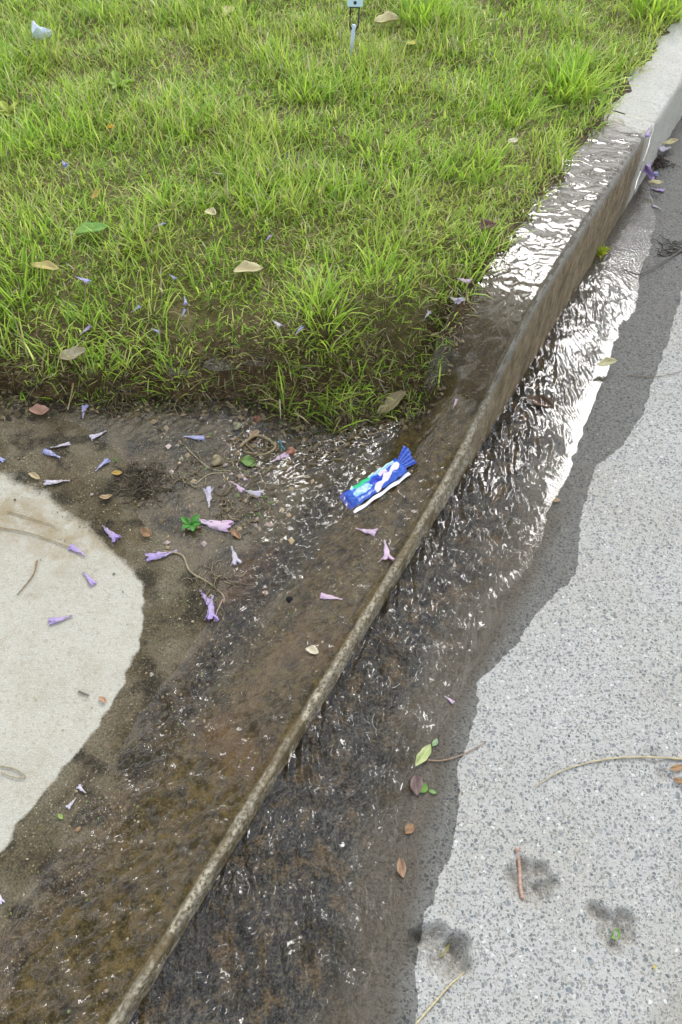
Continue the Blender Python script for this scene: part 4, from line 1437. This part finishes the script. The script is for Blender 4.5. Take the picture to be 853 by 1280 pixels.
def tangle(px, py, n, rad, label, col, hgt=.02, fn=surf):
    c = hit(px, py, fn)
    Vs, Qs, Ts, Cs = [], [], [], []; o = 0
    for k in range(n):
        a = random.uniform(0, 6.28); r = rad * random.random() ** .6
        p = np.array([r * math.cos(a), r * math.sin(a) * .9, random.uniform(.001, hgt * (1 - r / rad) + .003)])
        d = random.uniform(0, 6.28); pts = [p.copy()]
        for s_ in range(5):
            d += random.uniform(-1, 1); p = p + np.array([math.cos(d) * .006, math.sin(d) * .006, random.uniform(-.003, .003)]); p[2] = max(p[2], .001)
            pts.append(p.copy())
        pts = np.array(pts)
        gz = fn(pts[:, 0] + c.x, pts[:, 1] + c.y) - c.z
        pts[:, 2] += gz
        V, q, t = tube(pts, [random.uniform(.0006, .0014)] * 6, 3)
        Vs.append(V); Qs.append(q + o); Ts.append(t + o); o += len(V)
        f = random.uniform(.3, 1.4)
        Cs.append(np.tile(np.array(col) * f, (len(V), 1)))
    return link('root_tangle', np_mesh('root_tangle', np.concatenate(Vs), np.concatenate(Qs), np.concatenate(Ts), None, M['litter'], True, np.concatenate(Cs)), None, label, 'plant debris', 'clumps of washed up debris', loc=c)


tangle(182, 600, 150, .055, 'dark matted root tangle on the driveway left of the muddy pool', (.13, .10, .06), .022)
tangle(320, 575, 90, .075, 'loose brown debris clump in the muddy pool around the fruits', (.24, .18, .09), .012)
tangle(300, 640, 60, .06, 'thin fibres in the muddy pool by the crumpled pink blossom', (.22, .17, .09), .008)
tangle(270, 735, 40, .05, 'fine fibres around the lower end of the curved stem', (.22, .17, .1), .006)
tangle(150, 512, 40, .035, 'thin roots washed against the foot of the bank near the small white lilac blossom', (.20, .15, .08), .010)
tangle(400, 560, 60, .05, 'brown fibres caught in the stream left of the blue wrapper', (.22, .17, .09), .008)
tangle(450, 525, 60, .05, 'matted dead roots at the bank foot below the hooked purple blossom', (.24, .18, .10), .012)
tangle(240, 590, 40, .045, 'sparse fibres in the muddy pool right of the root tangle', (.26, .21, .12), .006)
tangle(826, 205, 60, .035, 'dark debris where the gutter puddle ends', (.10, .07, .05), .012, road_s)
tangle(840, 310, 40, .05, 'dark debris on the wet road at the right edge', (.09, .075, .06), .010, road_s)

# ------------------------------------------------------------------ flecks of litter that nobody could count
def flecks(n, pixbox, size, pal, maskfn, name, label, lift=.0015):
    (x0, y0, x1, y1) = pixbox
    x, y = scatter(n, x0, x1, y0, y1)
    k = RNG.random(n) < maskfn(x, y)
    x, y = x[k], y[k]; n = len(x)
    z = surf(x, y) + lift
    s_ = size * RNG.uniform(.4, 1.5, n); a = RNG.uniform(0, 6.28, n); el = RNG.uniform(.25, .9, n)
    ca, sa = np.cos(a), np.sin(a)
    V = np.zeros((n, 5, 3))
    for j, (dx, dy, dz) in enumerate([(-1, 0, 0), (0, -1, .1), (1, 0, 0), (0, 1, .15), (0, 0, .35)]):
        V[:, j, 0] = x + s_ * (dx * ca - dy * el * sa); V[:, j, 1] = y + s_ * (dx * sa + dy * el * ca); V[:, j, 2] = z + s_ * (dz + RNG.uniform(-.1, .2, n))
    off = np.arange(n)[:, None] * 5
    T = np.concatenate([off + np.array([[0, 1, 4]]), off + np.array([[1, 2, 4]]), off + np.array([[2, 3, 4]]), off + np.array([[3, 0, 4]])])
    C = np.repeat(rcol(n, np.array(pal), .3), 5, 0)
    link(name, np_mesh(name, V.reshape(-1, 3), None, T, None, M['litter'], False, C), kind='stuff', label=label, cat='litter')


DEB = [(.30, .22, .12), (.10, .07, .04), (.40, .33, .22), (.05, .04, .03), (.14, .12, .06), (.16, .20, .06)]


def m_drive(x, y):
    # most litter gathers along the damp edge
    u, v = to_uv(x, y)
    d = sdf_poly(x, y, DRY)
    return np.clip((.06 + .9 * ss(.0, .5, fbm(x * 7, y * 7, 600)) * ss(.03, -.05, d) + .5 * np.exp(-(d / .05) ** 2) * ss(.45, .6, u)), 0, 1) * (v > .02) * (bank_d(x, y) < .03) * (u < 1.2) * ss(.0, .5, u + .25) * np.where(d > .05, .12 + .5 * ss(.6, .75, u), 1)


flecks(16000, (-1.0, .0, .35, 1.25), .0022, DEB, m_drive, 'plant_litter', 'fine brown plant litter washed over the driveway')


def m_gut(x, y):
    u, v = to_uv(x, y)
    w = np.interp(u, WAT_U, WAT_V)
    return np.where((v < 0) & (-v < .40), .10 + .8 * np.exp(-((-v - w - .03) / .03) ** 2) * .4 + .8 * ss(2.0, 2.3, u), 0)


flecks(5200, (-.2, .0, 1.6, 3.2), .0024, [(.09, .07, .05), (.16, .12, .08), (.05, .05, .04), (.30, .24, .15)], m_gut, 'gutter_litter', 'small dark bits scattered along the wet gutter margin')


def m_bank(x, y):
    u, v = to_uv(x, y)
    b = bank_d(x, y)
    return np.where((b > -.02) & (b < .16) & (v > .10), .9, 0) + np.where((b > .16) & (v > KW - .03), .25, 0)


flecks(34000, (-1.3, 1.05, 1.3, 2.6), .0042, [(.14, .10, .05), (.26, .19, .10), (.06, .04, .02), (.34, .28, .16), (.09, .10, .03)], m_bank, 'soil_crumbs', 'crumbs of soil and dead thatch on the bank and between the grass', .002)



def m_pool(x, y):
    c = hit(300, 600)
    d = ((x - c.x) / .13) ** 2 + ((y - c.y) / .12) ** 2
    return np.exp(-d) * (.25 + .75 * ss(-.1, .4, fbm(x * 12, y * 12, 610))) * (bank_d(x, y) < .0) * (to_uv(x, y)[1] > KW)


flecks(2600, (-.5, .75, .15, 1.2), .0058, [(.34, .26, .14), (.16, .12, .06), (.08, .06, .035), (.48, .38, .34), (.12, .17, .05), (.40, .30, .18)], m_pool, 'plant_litter', 'soggy scraps of leaf and petal matted in the muddy pool')


def m_foot(x, y):
    u, v = to_uv(x, y)
    b = bank_d(x, y)
    return np.where((b > -.07) & (b < .04) & (v > .10) & (u < 1.25), .9 * ss(-.07, -.005, b), 0)


flecks(9000, (-1.3, 1.0, .35, 1.3), .0062, [(.05, .035, .02), (.10, .07, .035), (.03, .022, .012), (.20, .15, .08)], m_foot, 'soil_crumbs', 'dark soil clods crumbled along the foot of the bank', .002)

# ------------------------------------------------------------------ snack wrapper
a = hit(436, 628); b = hit(512, 577)
a.z += .004; b.z += .004
LW = (b - a).length
wr = link('snack_wrapper', None, None, 'crumpled blue snack wrapper with white and green print lying in the wet debris', 'wrapper')
frame_obj(wr, a, b, .05)
nx, ny = 110, 40
Wd = .041


def wrap_print(s_, t):
    """flat print: s along, t across (-1 lower right .. 1 upper left)"""
    c = np.array([.02, .09, .46])
    if t > .52 and .12 < s_ < .93:
        c = np.array([.62, .86, .86]) if t > .74 else np.array([.12, .42, .72])
    if .18 < s_ < .46 and t > .40:
        c = np.array([.03, .52, .22])
    e = ((s_ - .27) / .17) ** 2 + ((t + .05) / .42) ** 2
    if e < 1:
        c = np.array([.30, .55, .80]) if e > .35 else np.array([.50, .68, .85])
    e = ((s_ - .52) / .12) ** 2 + ((t - .05) / .35) ** 2
    if e < 1:
        c = np.array([.008, .035, .42])
    d = t - (-.95 + (s_ - .35) * 1.9)
    if .42 < s_ < .96 and abs(d) < .26 + .1 * math.sin(s_ * 30):
        c = np.array([.86, .72, .78])
    if .60 < s_ < .74 and abs(t - .30) < .20:
        c = np.array([.80, .62, .76])
    if .60 < s_ < .92 and .40 < t < .64 and math.sin(s_ * 170) > -.1:
        c = np.array([.60, .66, .90])
    if .10 < s_ < .50 and -.80 < t < -.62 and math.sin(s_ * 210 + 2) > 0:
        c = np.array([.55, .62, .88])
    return c


V, C = [], []
for side in (1, -1):
    for i in range(nx):
        s_ = i / (nx - 1)
        endf = min(1, s_ / .10) ** .5 * min(1, (1 - s_) / .10 + .35) ** .5
        for j in range(ny):
            t = -1 + 2 * j / (ny - 1)
            w = Wd / 2 * (.90 + .10 * endf)
            prof = (1 - abs(t) ** 2.6)
            cr = .0009 * float(perlin(s_ * 22 + t * 6, t * 3 - s_ * 8, 811)) + .0016 * math.sin(17 * s_ + 5 * t) * math.sin(4 * t + 9 * s_) + .0012 * float(perlin(s_ * 14, t * 4, 800 + side)) + .0008 * float(perlin(s_ * 34, t * 9, 801))
            z = side * (.0085 if side > 0 else .002) * prof * endf + cr * prof + .003
            V.append((s_ * LW * .87, t * w + .0010 * math.sin(40 * s_), z))
            C.append(wrap_print(s_, t) if side > 0 else (.3, .35, .5))
q = []
for sd_ in (0, 1):
    o_ = sd_ * nx * ny
    for i in range(nx - 1):
        for j in range(ny - 1):
            p_ = o_ + i * ny + j
            q.append([p_, p_ + ny, p_ + ny + 1, p_ + 1] if sd_ == 0 else [p_, p_ + 1, p_ + ny + 1, p_ + ny])
link('wrapper_body', np_mesh('wrapper_body', np.array(V), q, None, None, M['film'], True, np.array(C)), wr)
# crimped twisted end
V, C = [], []
m1, m2 = 22, 22
for i in range(m1):
    s_ = i / (m1 - 1)
    for j in range(m2):
        t = -1 + 2 * j / (m2 - 1)
        w = .012 + .013 * s_
        z = .006 + .003 * math.sin(j * 1.5 + 2 * s_) * (.4 + s_) + .004 * s_ + .0015 * math.sin(i * 1.3 + j)
        V.append((LW * (.85 + .20 * s_) + .004 * math.sin(3 * t), t * w + .004 * s_, z))
        f = .5 + .5 * math.sin(j * 1.5 + 2 * s_)
        C.append(np.array([.012, .06, .48]) * (1 - .3 * f) + np.array([.25, .42, .75]) * .35 * f)
link('crimped_end', np_mesh('crimped_end', np.array(V), grid_faces(m1, m2), None, None, M['film'], True, np.array(C)), wr)
V, C = [], []
for i in range(m1):
    s_ = i / (m1 - 1)
    for j in range(m2):
        t = -1 + 2 * j / (m2 - 1)
        V.append((-.010 + .014 * s_, t * (.019 + .003 * s_), .002 + .0012 * math.sin(i * 2.4) + .002 * s_))
        C.append((.01, .05, .45))
link('crimped_end', np_mesh('crimped_end', np.array(V), grid_faces(m1, m2), None, None, M['film'], True, np.array(C)), wr)
# white seal fin along the lower edge
V, C = [], []
for i in range(40):
    s_ = i / 39
    for j in range(6):
        t = j / 5
        V.append((-.008 + s_ * LW * .92, -Wd / 2 - .002 - .0085 * t - .003 * (1 - s_), .003 + .0022 * math.sin(s_ * 21 + t) + .003 * t))
        C.append((.86, .84, .86) if s_ < .5 or t > .5 else (.62, .66, .84))
link('seal_fin', np_mesh('seal_fin', np.array(V), grid_faces(40, 6), None, None, M['film'], True, np.array(C)), wr)

# ------------------------------------------------------------------ marker stake
base = hit(438, 76)
M['grey_plastic'] = mat_plain('grey_plastic', (.42, .50, .56), .45, var=.1)
M['pale_plastic'] = mat_plain('pale_blue_plastic', (.55, .70, .80), .4, var=.06)
M['wire'] = mat_plain('dark_wire', (.03, .03, .035), .4, var=.2)


def z_at_row(row):
    """height above the base of the stake that stands on this picture row"""
    D = base.y * math.cos(PITCH)
    lo, hi = -.1, .6
    for _ in range(40):
        m_ = (lo + hi) / 2
        dz = base.z + m_ - CAM_H
        dep_ = base.y * math.cos(PITCH) - dz * math.sin(PITCH)
        up_ = base.y * math.sin(PITCH) + dz * math.cos(PITCH)
        r_ = CY - FPX * up_ / dep_
        if r_ > row:
            lo = m_
        else:
            hi = m_
    return lo


zw, zp = z_at_row(36), z_at_row(9)
st = link('garden_marker', None, None, 'pale blue garden marker on a grey stake with dark wire fork standing in the lawn', 'garden marker', loc=base)
k1 = .0026
V, q, t = tube([(0, 0, -.03), (.002, 0, .02), (.010, 0, zw + .01)], [.0020, .0042, .0062], 8)
link('stake', np_mesh('stake', V, q, t, None, M['grey_plastic']), st)
for sx in (-.002, .022):
    V, q, t = tube([(.010, 0, zw - .01), (sx, 0, zw + .008), (sx + .002, 0, zp + .002)], [.0022] * 3, 6)
    link('wire', np_mesh('wire', V, q, t, None, M['wire']), st)
V, q, t = tube([(-.004, 0, zp), (.026, 0, zp)], [.0022] * 2, 6)
link('wire', np_mesh('wire', V, q, t, None, M['wire']), st)


def box(x0, x1, y0, y1, z0, z1, bev=.002):
    import bmesh
    bm = bmesh.new()
    bmesh.ops.create_cube(bm, size=1)
    for v in bm.verts:
        v.co = Vector(((x0 + x1) / 2 + v.co.x * (x1 - x0), (y0 + y1) / 2 + v.co.y * (y1 - y0), (z0 + z1) / 2 + v.co.z * (z1 - z0)))
    bmesh.ops.bevel(bm, geom=bm.edges[:], offset=bev, segments=2, affect='EDGES')
    me = bpy.data.meshes.new('box'); bm.to_mesh(me); bm.free()
    return me


me = box(-.010, .034, -.005, .005, zp + .002, zp + .065)
me.materials.append(M['pale_plastic'])
pl = link('marker_plate', me, st)
V, q, t = tube([(.012, -.0048, zp + .013), (.012, -.0066, zp + .013)], [.0045] * 2, 12)
link('rivet', np_mesh('rivet', V, q, t, None, M['wire']), pl)
